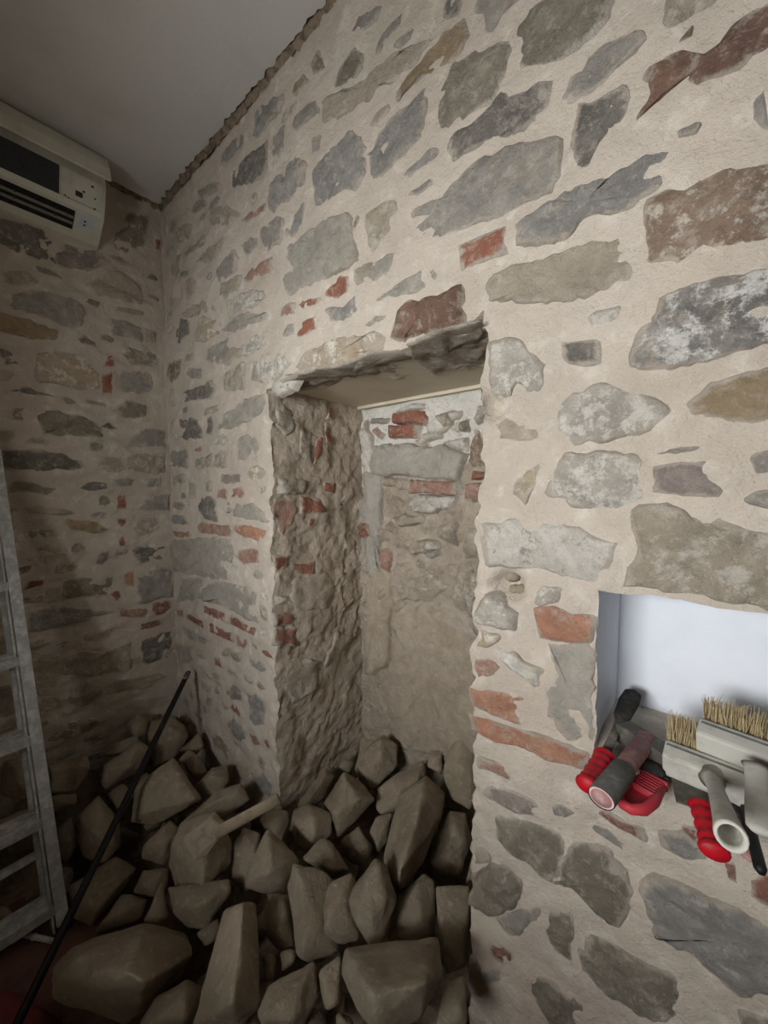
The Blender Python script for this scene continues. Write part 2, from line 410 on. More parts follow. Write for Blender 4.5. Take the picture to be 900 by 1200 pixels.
PLACED = {}
def piece(name, P3, nrm, mat, parent, h=.0045, rough=.006, soft=True, sink=.0045):
    """one stone or brick set in the masonry: P3 its outline on the wall plane, h how proud it stands"""
    cen, A = area_centroid(P3, nrm)
    PLACED.setdefault(parent.name, []).append([f(p[k] for p in P3) for k in range(3) for f in (min, max)])
    if A < 0: P3 = P3[::-1]
    size = math.sqrt(abs(A)); gr = 1.10
    P3 = [cen.lerp(p, gr) for p in P3]
    per = sum((b - a).length for a, b in zip(P3, P3[1:] + P3[:1]))
    n = int(max(16, min(60, per / .011))); P = resample(P3, n)
    jit = min(.011, .085 * size) if soft else min(.005, .05 * size)
    P = [p + (lambda v: v - nrm * v.dot(nrm))(NV(p * 16) * jit + NV(p * 45) * jit * .7 + NV(p * 110) * jit * .35) for p in P]
    rw = max(.05, min(.2, .013 / max(size, .02)))
    rings = [(1.0, -sink, 0.0), (1 - rw * .6, h * .2, .25), (1 - rw * 1.3, h * .7, .5), (1 - rw * 2.3, h, .8), (.48, h * 1.1, 1.0), (.2, h * 1.1, 1.0)]
    verts, edge, faces = [], [], []
    lowc = relief(cen, False)
    sd = Vector((rnd.random() * 50, rnd.random() * 50, rnd.random() * 50))
    tiltv = Vector((rnd.uniform(-1, 1), rnd.uniform(-1, 1), rnd.uniform(-1, 1))) * .05 * min(1, rough / .006)
    for s, hh, e in rings:
        if s < 1 and s > .3 and s < 1 - rw * 2.2 and s > 1 - rw * 2.2: continue
        for p in P:
            q = cen.lerp(p, s)
            low = relief(q, False)
            r = noise.noise(q * 16 + sd) * rough + noise.noise(q * 42 + sd) * rough * .6 + (q - cen).dot(tiltv)
            verts.append(q + low + nrm * (hh + (r if s < .97 else r * .3))); edge.append(e)
    verts.append(cen + lowc + nrm * h * 1.1); edge.append(1.0); m = len(rings)
    for k in range(m - 1):
        for i in range(n):
            a, b = k * n + i, k * n + (i + 1) % n
            faces.append((a, b, b + n, a + n))
    for i in range(n): faces.append(((m - 1) * n + i, (m - 1) * n + (i + 1) % n, m * n))
    verts = [v - cen for v in verts]
    me = bpy.data.meshes.new(name); me.from_pydata(verts, [], faces); me.update()
    at = me.attributes.new('edge', 'FLOAT', 'POINT'); at.data.foreach_set('value', edge)
    o = link(name, me, mat, parent); o.location = cen
    return o

def parse(txt, plane, parent, h=.0038):
    ax, val, nrm = PL[plane]
    for ln in txt.strip().splitlines():
        k, pts = ln.split(None, 1); opt = k[1:] ; k = k[0]
        P = [on_plane(*map(float, q.split(',')), ax, val) for q in pts.split()]
        brick = k in 'RrPp'
        nm = 'brick' if brick else 'stone'; hh, rg = (h * .8, .004) if brick else (h, .006)
        if '+' in opt: hh += .0035; rg *= 1.6
        if '*' in opt: hh += .016; rg *= 2.0
        if '-' in opt: hh = .002; rg = .003
        mat = MAT[k]
        if 'c' in opt: mat = MAT['concrete']; nm = 'cement_patch'
        if 'l' in opt: mat = MAT['loam']; nm = 'plaster_patch'
        if 'w' in opt: nm = 'lime_patch'
        piece(nm, P, nrm, mat, parent, hh, rg, soft=not brick)

BACK = '''
H+ 757,83 795,65 806,82 855,45 870,20 900,5 930,-10 930,50 900,65 850,90 816,106 800,102 770,126 755,137
G 655,117 667,83 711,44 755,33 755,50 711,89 661,117
D 675,117 735,100 733,152 712,163 712,175 680,200 672,180 668,150
U+ 608,283 608,262 633,238 672,221 790,172 783,217 733,244 678,258 667,275
B+ 757,245 770,235 815,222 850,205 900,192 930,188 930,270 900,278 850,288 815,300 775,305 758,300
B 797,50 818,27 815,42 803,48
G 800,153 825,143 832,143 825,156 803,160
G 892,110 905,100 915,150 896,152
T+ 569,333 575,325 633,300 733,272 742,285 740,325 667,345 572,357
W 686,367 695,359 727,354 731,367 720,373 690,376
D 653,397 704,390 707,423 691,426 653,423
S+ 742,420 747,397 752,385 770,365 777,350 800,337 835,330 860,322 900,317 930,314 930,402 900,405 865,412 815,422 780,427
W+ 653,483 660,461 695,448 740,454 771,470 790,483 758,503 713,514 669,517 653,501
K 805,472 825,462 845,447 900,434 930,430 930,492 900,494 872,496 845,492 817,486
G 765,529 780,522 843,521 840,527 795,531
M 765,557 765,542 795,541 820,543 840,537 858,540 865,550 860,567 847,580 800,577 767,572
G 883,540 885,530 905,522 915,555 890,555
G 875,584 892,575 915,572 915,597 883,590
W+ 647,541 664,530 753,530 756,581 742,597 696,594 669,588 645,572
N 598,563 615,539 631,537 629,563 620,585 600,575
W+ 568,405 590,400 605,402 615,412 632,425 630,455 615,457 600,448 595,463 572,463
T 572,495 590,488 630,490 630,512 605,516 580,515
X+ 573,612 602,603 664,612 722,634 718,657 700,679 678,677 633,661 575,657
Y+ 750,595 785,592 820,605 850,610 900,625 930,632 930,722 900,714 835,699 792,694 765,685 735,677 750,640
r+ 629,709 655,707 678,715 696,722 693,751 678,751 635,745
W* 563,715 573,693 589,695 611,713 607,735 593,738 564,731
W+ 625,704 638,682 660,682 658,701 638,707
N+ 563,740 590,743 588,752 575,760 563,760
G-c 644,755 692,755 691,855 687,872 660,865 640,830 642,790
r+ 557,806 569,810 596,813 611,818 610,849 591,844 562,831 557,827
r+ 557,838 587,849 618,856 651,867 684,880 684,902 650,892 610,878 577,867 557,858
P 562,772 580,772 592,783 575,795 562,796
X+w 582,756 604,764 618,776 640,784 638,804 627,807 615,791 589,776
P 560,888 577,893 604,901 601,915 583,907 561,899
M 568,915 593,924 625,936 635,947 628,957 604,951 583,939 568,933
G 647,948 655,943 673,955 663,960 649,956
G 676,963 689,965 716,976 737,992 735,1001 705,984 684,972
p 696,952 711,949 732,960 753,968 759,987 737,979 711,963
O+ 585,957 617,960 652,979 660,1000 655,1025 636,1031 600,1000 583,980
O+ 662,996 680,990 711,1000 737,1030 743,1050 732,1083 721,1090 697,1072 679,1051 644,1036 658,1022
O* 553,1024 569,1016 593,1016 612,1032 613,1051 604,1067 583,1072 567,1061 553,1051
G 583,1075 604,1069 633,1067 633,1083 617,1088 612,1104 593,1091
p 573,1101 593,1107 604,1117 601,1133 588,1128 575,1115
O 640,1075 671,1069 673,1104 671,1136 655,1123 643,1101
O+ 687,1101 711,1109 737,1123 765,1133 790,1150 795,1175 780,1195 748,1192 721,1173 697,1157 687,1141
O 617,1141 636,1144 657,1160 684,1181 700,1205 660,1215 640,1190 628,1170
G 561,1128 585,1133 588,1147 567,1150
U+ 757,1042 775,1028 800,1038 860,1062 900,1085 930,1100 930,1190 900,1175 860,1165 835,1145 805,1115 767,1100
U 772,970 800,972 830,1000 822,1010 800,1005 775,990
p 875,1025 900,1015 925,1030 925,1075 900,1060 878,1048
p 845,1005 860,1010 862,1035 850,1030
p 796,965 816,970 817,990 800,980
O 860,1185 900,1200 930,1220 870,1215
T 557,995 570,1000 575,1013 556,1014
O+ 597,50 610,25 640,0 675,-15 715,-10 712,20 690,45 655,72 635,80 615,76 600,68
O 513,125 517,100 532,72 560,65 590,58 595,70 585,100 572,125 525,155 515,152
D+ 525,172 530,160 560,142 580,122 610,110 642,99 642,112 625,140 605,157 570,167 532,187
G+ 532,212 555,192 610,170 647,162 645,200 635,222 600,245 555,262 487,287 480,275 482,247 505,232
R 536,290 565,277 594,264 591,296 540,320
U 470,205 507,172 513,180 478,210
G 477,227 500,210 510,203 507,215 488,228
U+ 437,180 450,152 475,127 500,107 497,150 487,172 450,207 439,207
K 466,110 475,92 497,67 515,42 542,27 549,45 537,65 515,82 487,95 468,118
D 517,22 525,-5 543,-5 537,22 525,25
G 552,22 562,-5 605,-5 610,8 592,25 570,45 565,27
T+ 382,117 440,82 488,52 500,50 485,77 460,100 440,107 400,137 382,140 380,127
G 460,57 475,42 495,27 485,45 470,60
G 439,62 447,37 475,5 485,-2 472,25 455,42 445,62
O 391,105 397,80 417,52 427,62 425,77 400,100 392,107
G 405,40 420,15 447,5 440,22 422,37
B 362,72 372,55 382,77 367,85
K 337,110 340,97 355,85 360,92 345,112
G 340,150 345,135 372,115 377,132 357,147 342,152
G 317,180 320,160 332,147 332,175 327,185
U 292,162 293,133 330,108 330,128 310,147 297,162
D 272,208 275,198 293,178 310,168 313,193 307,207 288,217 273,218
G 260,193 262,178 288,148 288,167 265,193
U+ 315,217 330,197 352,182 359,190 355,212 340,230 320,250 315,237
U+ 367,207 377,185 400,172 412,157 430,172 430,202 417,220 392,230 372,240
G 365,180 367,162 377,155 377,172
U 332,275 335,255 357,235 355,260 337,280
G 305,282 302,270 325,252 331,255 330,282 310,297
P 283,260 297,247 312,237 312,248 290,262
V+ 322,328 327,297 350,280 377,260 410,250 413,283 417,305 385,322 360,333 342,343
Y 431,285 432,252 457,232 465,235 460,267 437,292
P 415,270 420,250 424,252 422,268
V 417,330 418,315 430,307 458,296 466,300 458,315 440,327 420,332
V 444,350 467,332 490,316 512,315 510,332 480,345 447,352
R 380,348 380,340 393,330 398,323 410,323 410,342 395,350
R 351,357 355,350 375,348 375,358 355,365
R 346,395 350,380 368,373 372,388 350,397
P 327,373 330,360 340,353 347,355 347,370
G 332,395 335,380 345,375 346,392
U 380,365 403,358 417,345 427,350 427,360 400,377 387,377
V 428,380 437,370 453,370 453,375 433,382
N+ 350,432 358,412 377,405 403,397 427,392 443,390 450,400 447,411 420,420 385,430 355,438
X*w 319,462 322,450 338,440 352,445 347,459 331,465
H* 461,395 467,367 480,356 512,350 535,339 538,357 540,385 525,392 505,390 475,400
M+ 542,383 563,370 564,381 550,388
Y 200,302 233,288 242,277 242,287 223,302
T 230,308 245,292 268,280 262,293 245,307
G 253,318 260,307 277,293 280,303 277,320 257,333
G 282,287 297,273 300,288 290,300
P 285,327 293,313 317,302 318,318 290,332
T 257,347 260,333 283,323 283,340 265,350
W 262,368 267,352 283,345 307,342 308,353 283,367 267,373
V 260,385 270,377 290,368 312,367 310,377 293,380 273,390
D 206,405 207,385 215,373 223,377 222,387 208,408
N 228,393 238,372 257,373 257,390 233,402
T 217,370 237,353 248,352 257,363 240,367 222,373
G 240,425 243,407 265,398 267,417 257,425
T 258,425 268,408 280,407 282,420 265,428
W 280,418 282,403 297,395 312,395 312,407 293,415
Y 257,453 260,438 283,425 288,427 285,455 260,460
W 305,437 307,418 333,407 340,430 317,447 303,445
G 295,447 298,425 303,425 302,447
B 197,437 200,423 213,422 213,440 205,450
G 220,440 222,432 242,433 243,442 227,445
D 212,472 213,462 247,449 252,455 250,465 223,472
Y 240,487 243,477 258,474 257,481 245,486
V+ 263,493 265,483 273,478 290,470 313,463 313,480 298,492 277,498 255,502
D 210,513 212,492 233,492 238,512 220,515
D 240,507 242,492 248,488 249,500 247,510
G 197,548 198,528 218,527 218,548
Y 223,548 227,537 247,530 248,547
Y 250,547 252,533 257,528 266,528 265,547
P 227,527 237,520 238,527 230,529
V 280,538 280,513 297,510 305,523 303,540
M 258,563 258,554 283,554 287,565 273,568
P 254,585 255,573 263,570 267,573 267,587
P 271,583 272,573 283,570 289,577 285,585
D 232,600 235,583 245,581 255,588 256,612 238,608
V 257,605 257,592 297,590 310,600 313,612 273,605
U 199,613 202,603 215,603 222,613
G 202,595 203,588 215,588 216,597
P 201,622 201,629 224,629 223,622
P 229,613 240,613 273,618 273,630 233,625
r 275,617 293,618 313,622 312,635 290,632 277,625
V 220,563 230,563 230,583 222,582
Y 201,570 201,560 215,555 217,565
V+ 202,668 202,635 232,632 270,634 277,658 275,682 248,678 223,672
P 279,653 284,645 307,645 305,660 287,663
V 238,703 238,690 253,682 290,687 300,695 300,728 283,720 262,710
V 206,707 207,677 235,680 235,700 220,703
p 237,707 265,720 265,731 238,718
p 267,720 300,735 300,746 267,730
p 217,720 240,728 240,737 217,727
p 246,730 273,742 273,754 247,742
P 277,743 290,750 288,763 277,757
P 207,713 215,715 215,723 207,722
V 213,735 227,740 247,753 240,758 220,748
Y 248,762 265,760 283,767 280,778 260,770
P 251,770 260,773 261,785 252,780
V 206,767 206,755 223,757 225,775 208,778
R 305,762 312,762 320,773 310,770
U 290,843 290,815 303,815 310,823 310,850 297,850
R 267,830 273,825 282,837 283,845 273,838
U 267,847 273,842 288,857 285,872 273,862
M 263,815 270,802 282,807 282,822 270,823
R 307,870 315,867 318,877 314,880
U 293,907 307,903 317,920 318,935 303,925
Y 250,863 258,860 267,875 268,893 257,893
P 290,860 300,862 307,877 295,872
T 272,890 290,893 293,913 275,913
Y 207,270 218,262 228,265 220,280 208,283
T 245,255 257,242 280,247 280,258 267,265 247,263
V 230,225 240,215 258,215 255,225 235,235
Y 215,245 235,232 243,238 225,252
Y 200,325 205,300 213,298 212,322 205,330
G 208,327 212,320 223,318 222,327
T 220,350 220,330 233,328 233,343 225,353
'''
parse(BACK, 'y', wall_back)

LEFT = '''
T+ 103,333 121,316 142,319 159,333 164,356 161,359 138,351 112,342
G+ 9,361 12,344 42,340 77,347 93,358 93,379 79,382 47,370
K -8,388 -8,368 30,375 51,379 72,391 68,398 40,396
D 87,396 96,391 112,400 112,406 93,401
N+ 42,440 44,414 63,412 114,419 114,454 103,456 51,447
R 122,431 125,417 134,414 135,431
R 120,463 120,438 133,437 133,463
G 127,382 126,368 145,375 166,382 166,398 133,391
T 168,400 168,382 182,389 183,404
Y 140,414 149,405 187,414 187,431 152,426
G 142,452 142,433 177,435 180,456 163,463 145,461
O 135,482 147,470 173,475 173,489 152,491
D 9,459 28,454 68,466 47,466
D -5,415 -5,405 16,414 21,426 7,428
D -5,280 -5,255 50,268 65,282 70,310 55,308 20,296
R 180,293 180,277 187,279 187,294
T 117,297 140,298 159,312 140,308
M 61,286 77,284 112,293 130,305 100,314 70,309
G 95,470 103,466 126,473 126,478
O- 128,290 150,250 172,252 168,285 145,294
O+ 44,489 54,482 100,489 117,501 117,513 54,510
D 117,499 128,494 140,502 119,506
G 147,524 152,515 173,501 194,506 194,524
D+ -8,548 -8,529 47,528 77,534 93,541 91,550 47,552
Y 112,550 112,536 142,536 144,550 131,555
Y+ 147,548 149,536 191,531 190,557 163,555
O 5,578 5,564 37,566 68,573 72,585 35,576
D 93,573 103,566 126,566 127,573 103,578
U 169,573 170,562 187,560 187,573
G 159,599 173,580 196,580 196,599
R 135,597 136,580 147,580 149,597
R 135,608 148,607 147,613 142,620 137,615
R 138,641 138,632 146,627 145,641
Y 156,620 161,608 184,608 187,620 177,627 161,629
D 155,648 161,641 196,641 196,655 163,660
M 111,662 114,650 126,646 126,657 117,664
K 77,615 79,608 110,611 126,620 117,627 84,620
T 30,597 47,594 93,599 89,604 35,604
G 103,606 114,599 124,601 121,608
T 30,641 54,639 79,643 79,650 42,646
p 27,692 35,681 56,678 54,685 35,690
B 21,664 40,662 37,671 23,674
O 75,697 75,683 98,678 131,678 126,697 84,702
G+ 159,704 161,676 177,667 200,667 200,699 168,706
r 145,685 145,669 157,668 157,688 152,688
R 127,696 140,690 141,699 136,704
P 138,723 140,713 173,711 171,723
p 175,716 177,706 200,703 200,718 182,720
p 159,731 187,724 188,732 163,739
Y 28,709 30,699 54,697 51,706
G+ 35,739 37,718 77,711 110,716 131,718 107,725 75,734
D 164,774 165,751 189,742 199,740 197,770 170,777
Y 100,753 102,744 130,735 133,744 109,751
p 65,756 77,752 91,750 88,756 74,759
Y+ 74,786 81,770 100,763 121,763 151,753 151,781 114,791
T 35,780 50,770 72,772 72,795 50,810 38,808
Y+ 86,805 95,800 116,800 119,814 102,826 77,828
T 130,809 142,793 179,791 193,793 165,809 135,816
Y 44,833 46,814 72,812 74,828
Y 51,868 63,851 100,842 123,842 107,856 77,865
T 128,833 161,821 191,812 196,814 170,833
T -10,640 10,640 15,690 -10,690
Y -10,720 15,720 20,770 -10,780
O -10,800 18,800 20,835 -10,840
T -6,330 -6,312 30,318 44,330 20,334
'''
parse(LEFT, 'x', wall_left)

SIDE = '''
R 368,543 370,517 377,513 377,527
R 380,520 383,497 390,500 388,523
R 383,493 385,475 390,477 389,493
R+ 352,603 352,583 372,585 377,600
R 360,618 362,607 368,607 364,618
R 378,577 380,567 392,565 390,577
Y+ 325,580 326,560 357,565 358,580
P 322,607 323,585 347,587 347,607 332,630
R 322,670 322,650 337,652 338,667
R 345,663 370,657 368,670 350,673
p+ 321,733 322,717 345,717 345,733
p+ 321,755 321,737 348,735 348,755
Y+ 322,708 323,698 350,700 350,708
P 402,712 412,698 417,700 408,713
Y 324,500 325,474 342,480 344,505 334,512
Y 350,530 352,500 366,505 364,540
T 340,700 348,680 380,672 396,690 380,712 352,714
Y 330,800 345,770 372,776 370,806 345,822
T 380,780 395,740 410,745 408,790 392,800
'''
parse(SIDE, 's', niche_side, h=.006)
BACKN = '''
R* 461,497 461,487 498,482 501,498 467,499
R* 454,514 456,501 494,499 493,514 456,515
V*c 440,556 442,523 520,521 520,559
V*c 521,559 521,521 549,532 540,560
W+ 496,508 516,499 520,512 500,517
B+ 551,539 556,512 564,506 576,539 556,548
R* 553,561 556,550 584,552 586,563
P* 548,583 549,566 584,566 583,586 556,588
P* 481,578 481,563 542,561 543,579
X*w 488,592 489,581 542,581 538,592 507,603
Y* 450,570 451,558 478,563 480,574 462,573
T* 460,608 469,601 496,603 498,614 473,617
T* 519,628 520,614 538,608 542,628 538,639
Y* 487,648 493,634 516,634 520,642 502,650
G+ 500,650 518,643 519,651 509,656
Y+ 487,661 491,654 502,659 500,666
Y+ 453,619 458,612 469,619 467,626
G+ 433,497 436,490 456,492 453,498
P+ 438,506 442,501 451,510 447,517
P+ 448,663 448,643 460,643 459,669
p* 426,626 429,610 438,609 442,626 433,631
X+w 424,506 431,492 439,517 438,554 429,557 425,534
Y* 513,485 530,482 533,498 520,503
O* 540,494 551,488 553,508 542,505
Y* 557,490 564,474 584,474 584,490 564,497
X+w 500,498 512,486 540,482 538,490 520,506 504,506
X+w 520,518 548,512 552,520 548,530 524,520
X+w 462,485 480,476 500,474 500,480 470,487
G+c 430,557 446,557 451,575 449,600 446,640 444,668 431,665 430,620
T+l 464,722 500,712 540,735 562,760 562,880 458,878 458,780
T+l 430,683 444,671 459,674 461,720 454,780 432,785
T 470,700 480,680 510,672 524,690 505,706
Y 530,700 540,660 558,655 566,690 556,722
T 545,655 552,620 566,622 568,648
'''
parse(BACKN, 'b', niche_back, h=.02)
UNDER = '''
Y 324,454 350,438 400,425 440,416 478,414 487,430 440,445 400,450 365,454
Y 490,428 482,408 505,394 560,379 562,427 505,434
'''
parse(UNDER, 'u', niche_lintel, h=.004)
# pebbles lodged in the small cavity beside the recess
for q, r_ in (((600, 676), .016), ((612, 691), .015), ((622, 677), .014), ((606, 703), .012), ((619, 704), .011), ((603, 690), .012), ((628, 690), .011)):
    c = on_plane(q[0], q[1], 1, .036); bm = bmesh.new()
    bmesh.ops.create_icosphere(bm, subdivisions=2, radius=r_)
    for v in bm.verts: v.co = Vector((v.co.x * 1.1, v.co.y, v.co.z * .9)) + NV(v.co * 40 + c * 30) * r_ * .35
    o = from_bm('pebble', bm, MAT['rock'], wall_back, True); o.location = c

# the masonry goes on beyond the picture: same stones laid in courses
def px_of(p):
    d = p - CAM; z = d.dot(FWD)
    return (450 + F * d.dot(RIGHT) / z, 600 - F * d.dot(UP) / z) if z > .05 else (-999, -999)
def courses(plane, a0, a1, z0, z1, parent, ok):
    ax, val, nrm = PL[plane]; z = z0; r = random.Random(5)
    while z < z1:
        hh = r.uniform(.08, .15); a = a0 + r.uniform(-.1, 0)
        while a < a1:
            w = r.uniform(.12, .34); c = (a + w / 2, z + hh / 2)
            P = []
            for sx, sz in ((-.46, -.30), (-.3, -.42), (.3, -.42), (.46, -.25), (.45, .3), (.25, .40), (-.3, .41), (-.46, .25)):
                s, t = c[0] + sx * w + r.uniform(-.012, .012), c[1] + sz * hh + r.uniform(-.01, .01)
                P.append(Vector((s, val, t)) if ax == 1 else Vector((val, s, t)))
            if all(ok(p) for p in P): piece('stone', P, nrm, MAT[r.choice('GGUOTTVYYWM')], parent, r.uniform(.004, .008))
            a += w + .03
        z += hh + .03
def out_of_view(p):
    x, y = px_of(p); return not (-14 < x < 934 and -22 < y < 1222)
courses('y', 2.5, 4.1, .1, 3.0, wall_back, lambda p: out_of_view(p) and not (RX0 - .05 < p.x < RX1 + .06 and RZ0 - .06 < p.z < RZ1 + .06))
courses('y', 1.4, 2.5, 2.35, 3.05, wall_back, out_of_view)
courses('x', -2.3, -.6, .1, 3.0, wall_left, out_of_view)

# small packing stones in the wider joints
def packing(plane, parent, a0, a1, z0, z1, n, kinds, seed):
    ax, val, nrm = PL[plane]; r = random.Random(seed); done = 0; ka = 0 if ax == 1 else 1
    for _ in range(6000):
        if done >= n: break
        w, hh = r.uniform(.05, .15), r.uniform(.03, .065); a, z = r.uniform(a0, a1), r.uniform(z0, z1)
        bx = (a - w / 2, a + w / 2, z - hh / 2, z + hh / 2); m = .012
        if bx[0] < a0 or bx[1] > a1: continue
        if any(bx[0] < q[2 * ka + 1] + m and bx[1] > q[2 * ka] - m and bx[2] < q[5] + m and bx[3] > q[4] - m for q in PLACED.get(parent.name, [])): continue
        P = []
        for sx, sz in ((-.5, -.2), (-.3, -.5), (.25, -.48), (.5, -.15), (.46, .35), (.1, .5), (-.35, .42)):
            u, v = a + sx * w + r.uniform(-.006, .006), z + sz * hh + r.uniform(-.004, .004)
            P.append(Vector((u, val, v)) if ax == 1 else Vector((val, u, v)))
        piece('stone', P, nrm, MAT[r.choice(kinds)], parent, .004); done += 1
packing('y', wall_back, .03, NX0 - .04, .25, 3.0, 70, 'TTYYVWGN', 21)
packing('y', wall_back, NX0, 2.42, 2.1, 2.95, 22, 'TTYVG', 22)
packing('x', wall_left, -1.0, -.03, .25, 2.95, 95, 'TTYYYGOM', 23)

# ------------------------------------------------------------------ heap of rubble
def sstep(t): t = max(0, min(1, t)); return t * t * (3 - 2 * t)
def heap(x, y):
    a = .27 * sstep((y + .72) / .55) if x < 1.98 else 0
    b = .34 * (1 - sstep(x / .75)) if y < .1 else 0
    return max(a, b, .0) + .04 * (a > .0) * (b / .34)
def heap_hit(x, y):
    d = ray(x, y); t = .7
    while t < 4:
        p = CAM + d * t
        if p.z <= heap(p.x, p.y) or (p.x <= 0.02) or (p.y > .02 and not NX0 < p.x < NX1): return t
        if p.y > ND - .05: return t
        t += .008
    return t

def finish_rock(bm, sd, amp=.004, cuts=3):
    hull = bmesh.ops.convex_hull(bm, input=bm.verts)
    junk = list({e for e in hull['geom_interior'] + hull['geom_unused'] if isinstance(e, bmesh.types.BMVert)})
    bmesh.ops.delete(bm, geom=junk, context='VERTS')
    bmesh.ops.dissolve_limit(bm, angle_limit=math.radians(9), verts=bm.verts, edges=bm.edges)
    L = sorted(e.calc_length() for e in bm.edges)[len(bm.edges) // 3]
    bmesh.ops.bevel(bm, geom=bm.edges[:], offset=min(.0045, L * .16), segments=1, affect='EDGES', clamp_overlap=True)
    bmesh.ops.triangulate(bm, faces=bm.faces)
    for _ in range(cuts):
        lim = .03 if _ < cuts - 1 else .016
        es = [e for e in bm.edges if e.calc_length() > lim]
        if es: bmesh.ops.subdivide_edges(bm, edges=es, cuts=1, use_grid_fill=True)
    bmesh.ops.triangulate(bm, faces=bm.faces)
    bmesh.ops.smooth_vert(bm, verts=bm.verts, factor=.08, use_axis_x=True, use_axis_y=True, use_axis_z=True)
    for v in bm.verts:
        v.co += NV(v.co * 11 + sd) * amp * 1.0 + NV(v.co * 38 + sd) * amp * .8 + NV(v.co * 80 + sd) * amp * .35

BIG = []
def rock(label, pts, th=.55, ridge=(), tilt=.55, bias=0.0, group=None, name='rubble_stone'):
    P = [tuple(map(float, q.split(','))) for q in pts.split()]
    cx = sum(p[0] for p in P) / len(P); cy = sum(p[1] for p in P) / len(P)
    z0 = heap_hit(cx, cy) + bias; m = z0 / F
    w = (max(p[0] for p in P) - min(p[0] for p in P)) * m; h = (max(p[1] for p in P) - min(p[1] for p in P)) * m
    T = th * min(w, h)
    cen = CAM + ray(cx, cy) * z0; r = random.Random(int(cx * 7 + cy * 13))
    def at(x, y, dz): return CAM + ray(x, y) * (z0 + tilt * (cy - y) * m + dz)
    bm = bmesh.new()
    for x, y in P: bm.verts.new(at(x, y, r.uniform(-.12, .12) * T) - cen)
    if ridge:
        for x, y, k in ridge: bm.verts.new(at(x, y, -k * T) - cen)
    else:
        j = r.uniform(-.25, .25); k2 = r.uniform(-.2, .2)
        for x, y in P[::2]: bm.verts.new(at(cx + (x - cx) * .5 + j * w / m * .5, cy + (y - cy) * .5 + k2 * h / m * .5, -r.uniform(.35, .6) * T) - cen)
    for x, y in P: bm.verts.new(at(cx + (x - cx) * .72, cy + (y - cy) * .72, .75 * T) - cen)
    finish_rock(bm, cen * 3)
    o = from_bm(name, bm, MAT['rock'], None, True); o.location = cen
    BIG.append([f(v.co[k] for v in o.data.vertices) + cen[k] for k in range(3) for f in (min, max)])
    return tag(o, label, 'stone', group or 'rubble stones heaped at the foot of the walls')

SM = 'small angular stone wedged between the bigger rubble stones'
LW = 'dusty stone of the heap behind the ladder'
rock('small squarish stone on top of the heap against the left wall', '145,850 160,835 173,843 172,857 160,867')
rock('broad pale stone leaning into the corner behind the black pole', '170,862 177,845 200,838 217,850 222,863 205,888 180,900', ridge=((198,856,.5),(186,880,.4),(210,860,.4)))
rock('bright tan block with a light upper face left of the black pole', '117,920 120,897 163,868 177,877 167,903 150,912 123,925', ridge=((158,878,.5),(128,902,.6),(150,900,.7)), bias=-.05)
rock('large flat pentagonal stone lying beside the black pole', '153,963 158,920 203,887 237,937 213,950 180,968', th=.4, ridge=((200,895,.3),(228,936,.3),(165,925,.3),(165,955,.4)), bias=-.06)
rock('small stone with a pale chipped face under the wall corner', '230,920 247,900 267,897 268,917 253,937 240,933', ridge=((246,908,.6),(258,915,.5)))
rock('small wedge of stone pressed against the wall corner above the pale chipped stone', '210,880 233,857 240,873 230,885')
rock('small stone between the flat pentagonal stone and the pale chipped one', '210,890 220,878 235,888 243,905 230,915 217,903')
rock('rounded triangular stone below the bright tan block', '90,987 90,957 117,930 140,963 142,990 123,1013 100,1007', ridge=((117,942,.4),(112,980,.6),(132,985,.4)), bias=-.04)
rock('small stone tucked behind the black pole under the bright tan block', '123,933 143,917 157,930 147,952 133,955')
rock('long grey stone lying along the left wall', '55,897 103,883 107,900 90,927 60,930', ridge=((62,905,.4),(95,897,.5)))
rock('thin stone under the long grey stone by the left wall', '60,933 90,930 90,942 63,953')
rock('egg shaped stone under the large flat pentagonal stone', '165,1007 167,990 200,960 210,970 203,1000 193,1015')
rock('big blocky stone carrying the dusty hammer head', '197,1017 200,987 213,963 253,950 273,987 272,1012 247,1035 233,1045 205,1040', ridge=((238,1010,.7),(212,1000,.5),(240,970,.4),(237,1040,.5)), bias=-.07)
rock('stone under the block that carries the hammer', '195,1040 213,1035 240,1045 270,1030 272,1045 243,1087 220,1088 203,1070', ridge=((225,1062,.6),(245,1055,.5)), bias=-.08)
rock('small block under the egg shaped stone', '155,1047 167,1020 197,1017 197,1040 180,1052')
rock('wide dark slab crossed by the black pole', '77,1040 137,1003 160,1017 140,1050 107,1087 85,1075', th=.4)
rock('dark slab tucked behind the largest front boulder', '110,1093 143,1047 173,1053 167,1077 130,1090', th=.5)
rock('thin upright shard standing behind the largest boulder', '167,1080 190,1030 200,1077 180,1085', th=.4, bias=-.06)
rock('largest boulder of the heap, lying on the floor by the ladder foot', '60,1133 83,1110 167,1080 220,1093 227,1120 213,1143 180,1150 165,1190 145,1203 120,1190 100,1173 63,1170', th=.65,
     ridge=((90,1125,.5),(165,1095,.4),(150,1140,.8),(170,1150,.75),(120,1160,.6),(70,1150,.4)), tilt=.5, bias=-.13)
rock('tall narrow stone standing at the front of the heap', '225,1203 253,1130 262,1065 283,1057 300,1058 305,1110 307,1177 280,1210', th=.6, ridge=((283,1062,.5),(282,1110,.6),(270,1180,.6)), bias=-.15)
rock('stone half hidden between the largest boulder and the tall narrow stone', '160,1205 183,1167 220,1147 240,1157 230,1200 200,1225', bias=-.12)
rock('small stone under the stone that is stacked below the hammer block', '230,1093 257,1075 258,1097 240,1110', bias=-.05)
rock('dark stone under the hammer handle', '272,990 285,970 305,975 300,1040 285,1045 272,1030')
rock('layered stone with split faces under the hammer handle', '213,963 253,927 283,917 293,937 267,957 240,965', ridge=((250,940,.5),(275,930,.5)), bias=-.02)
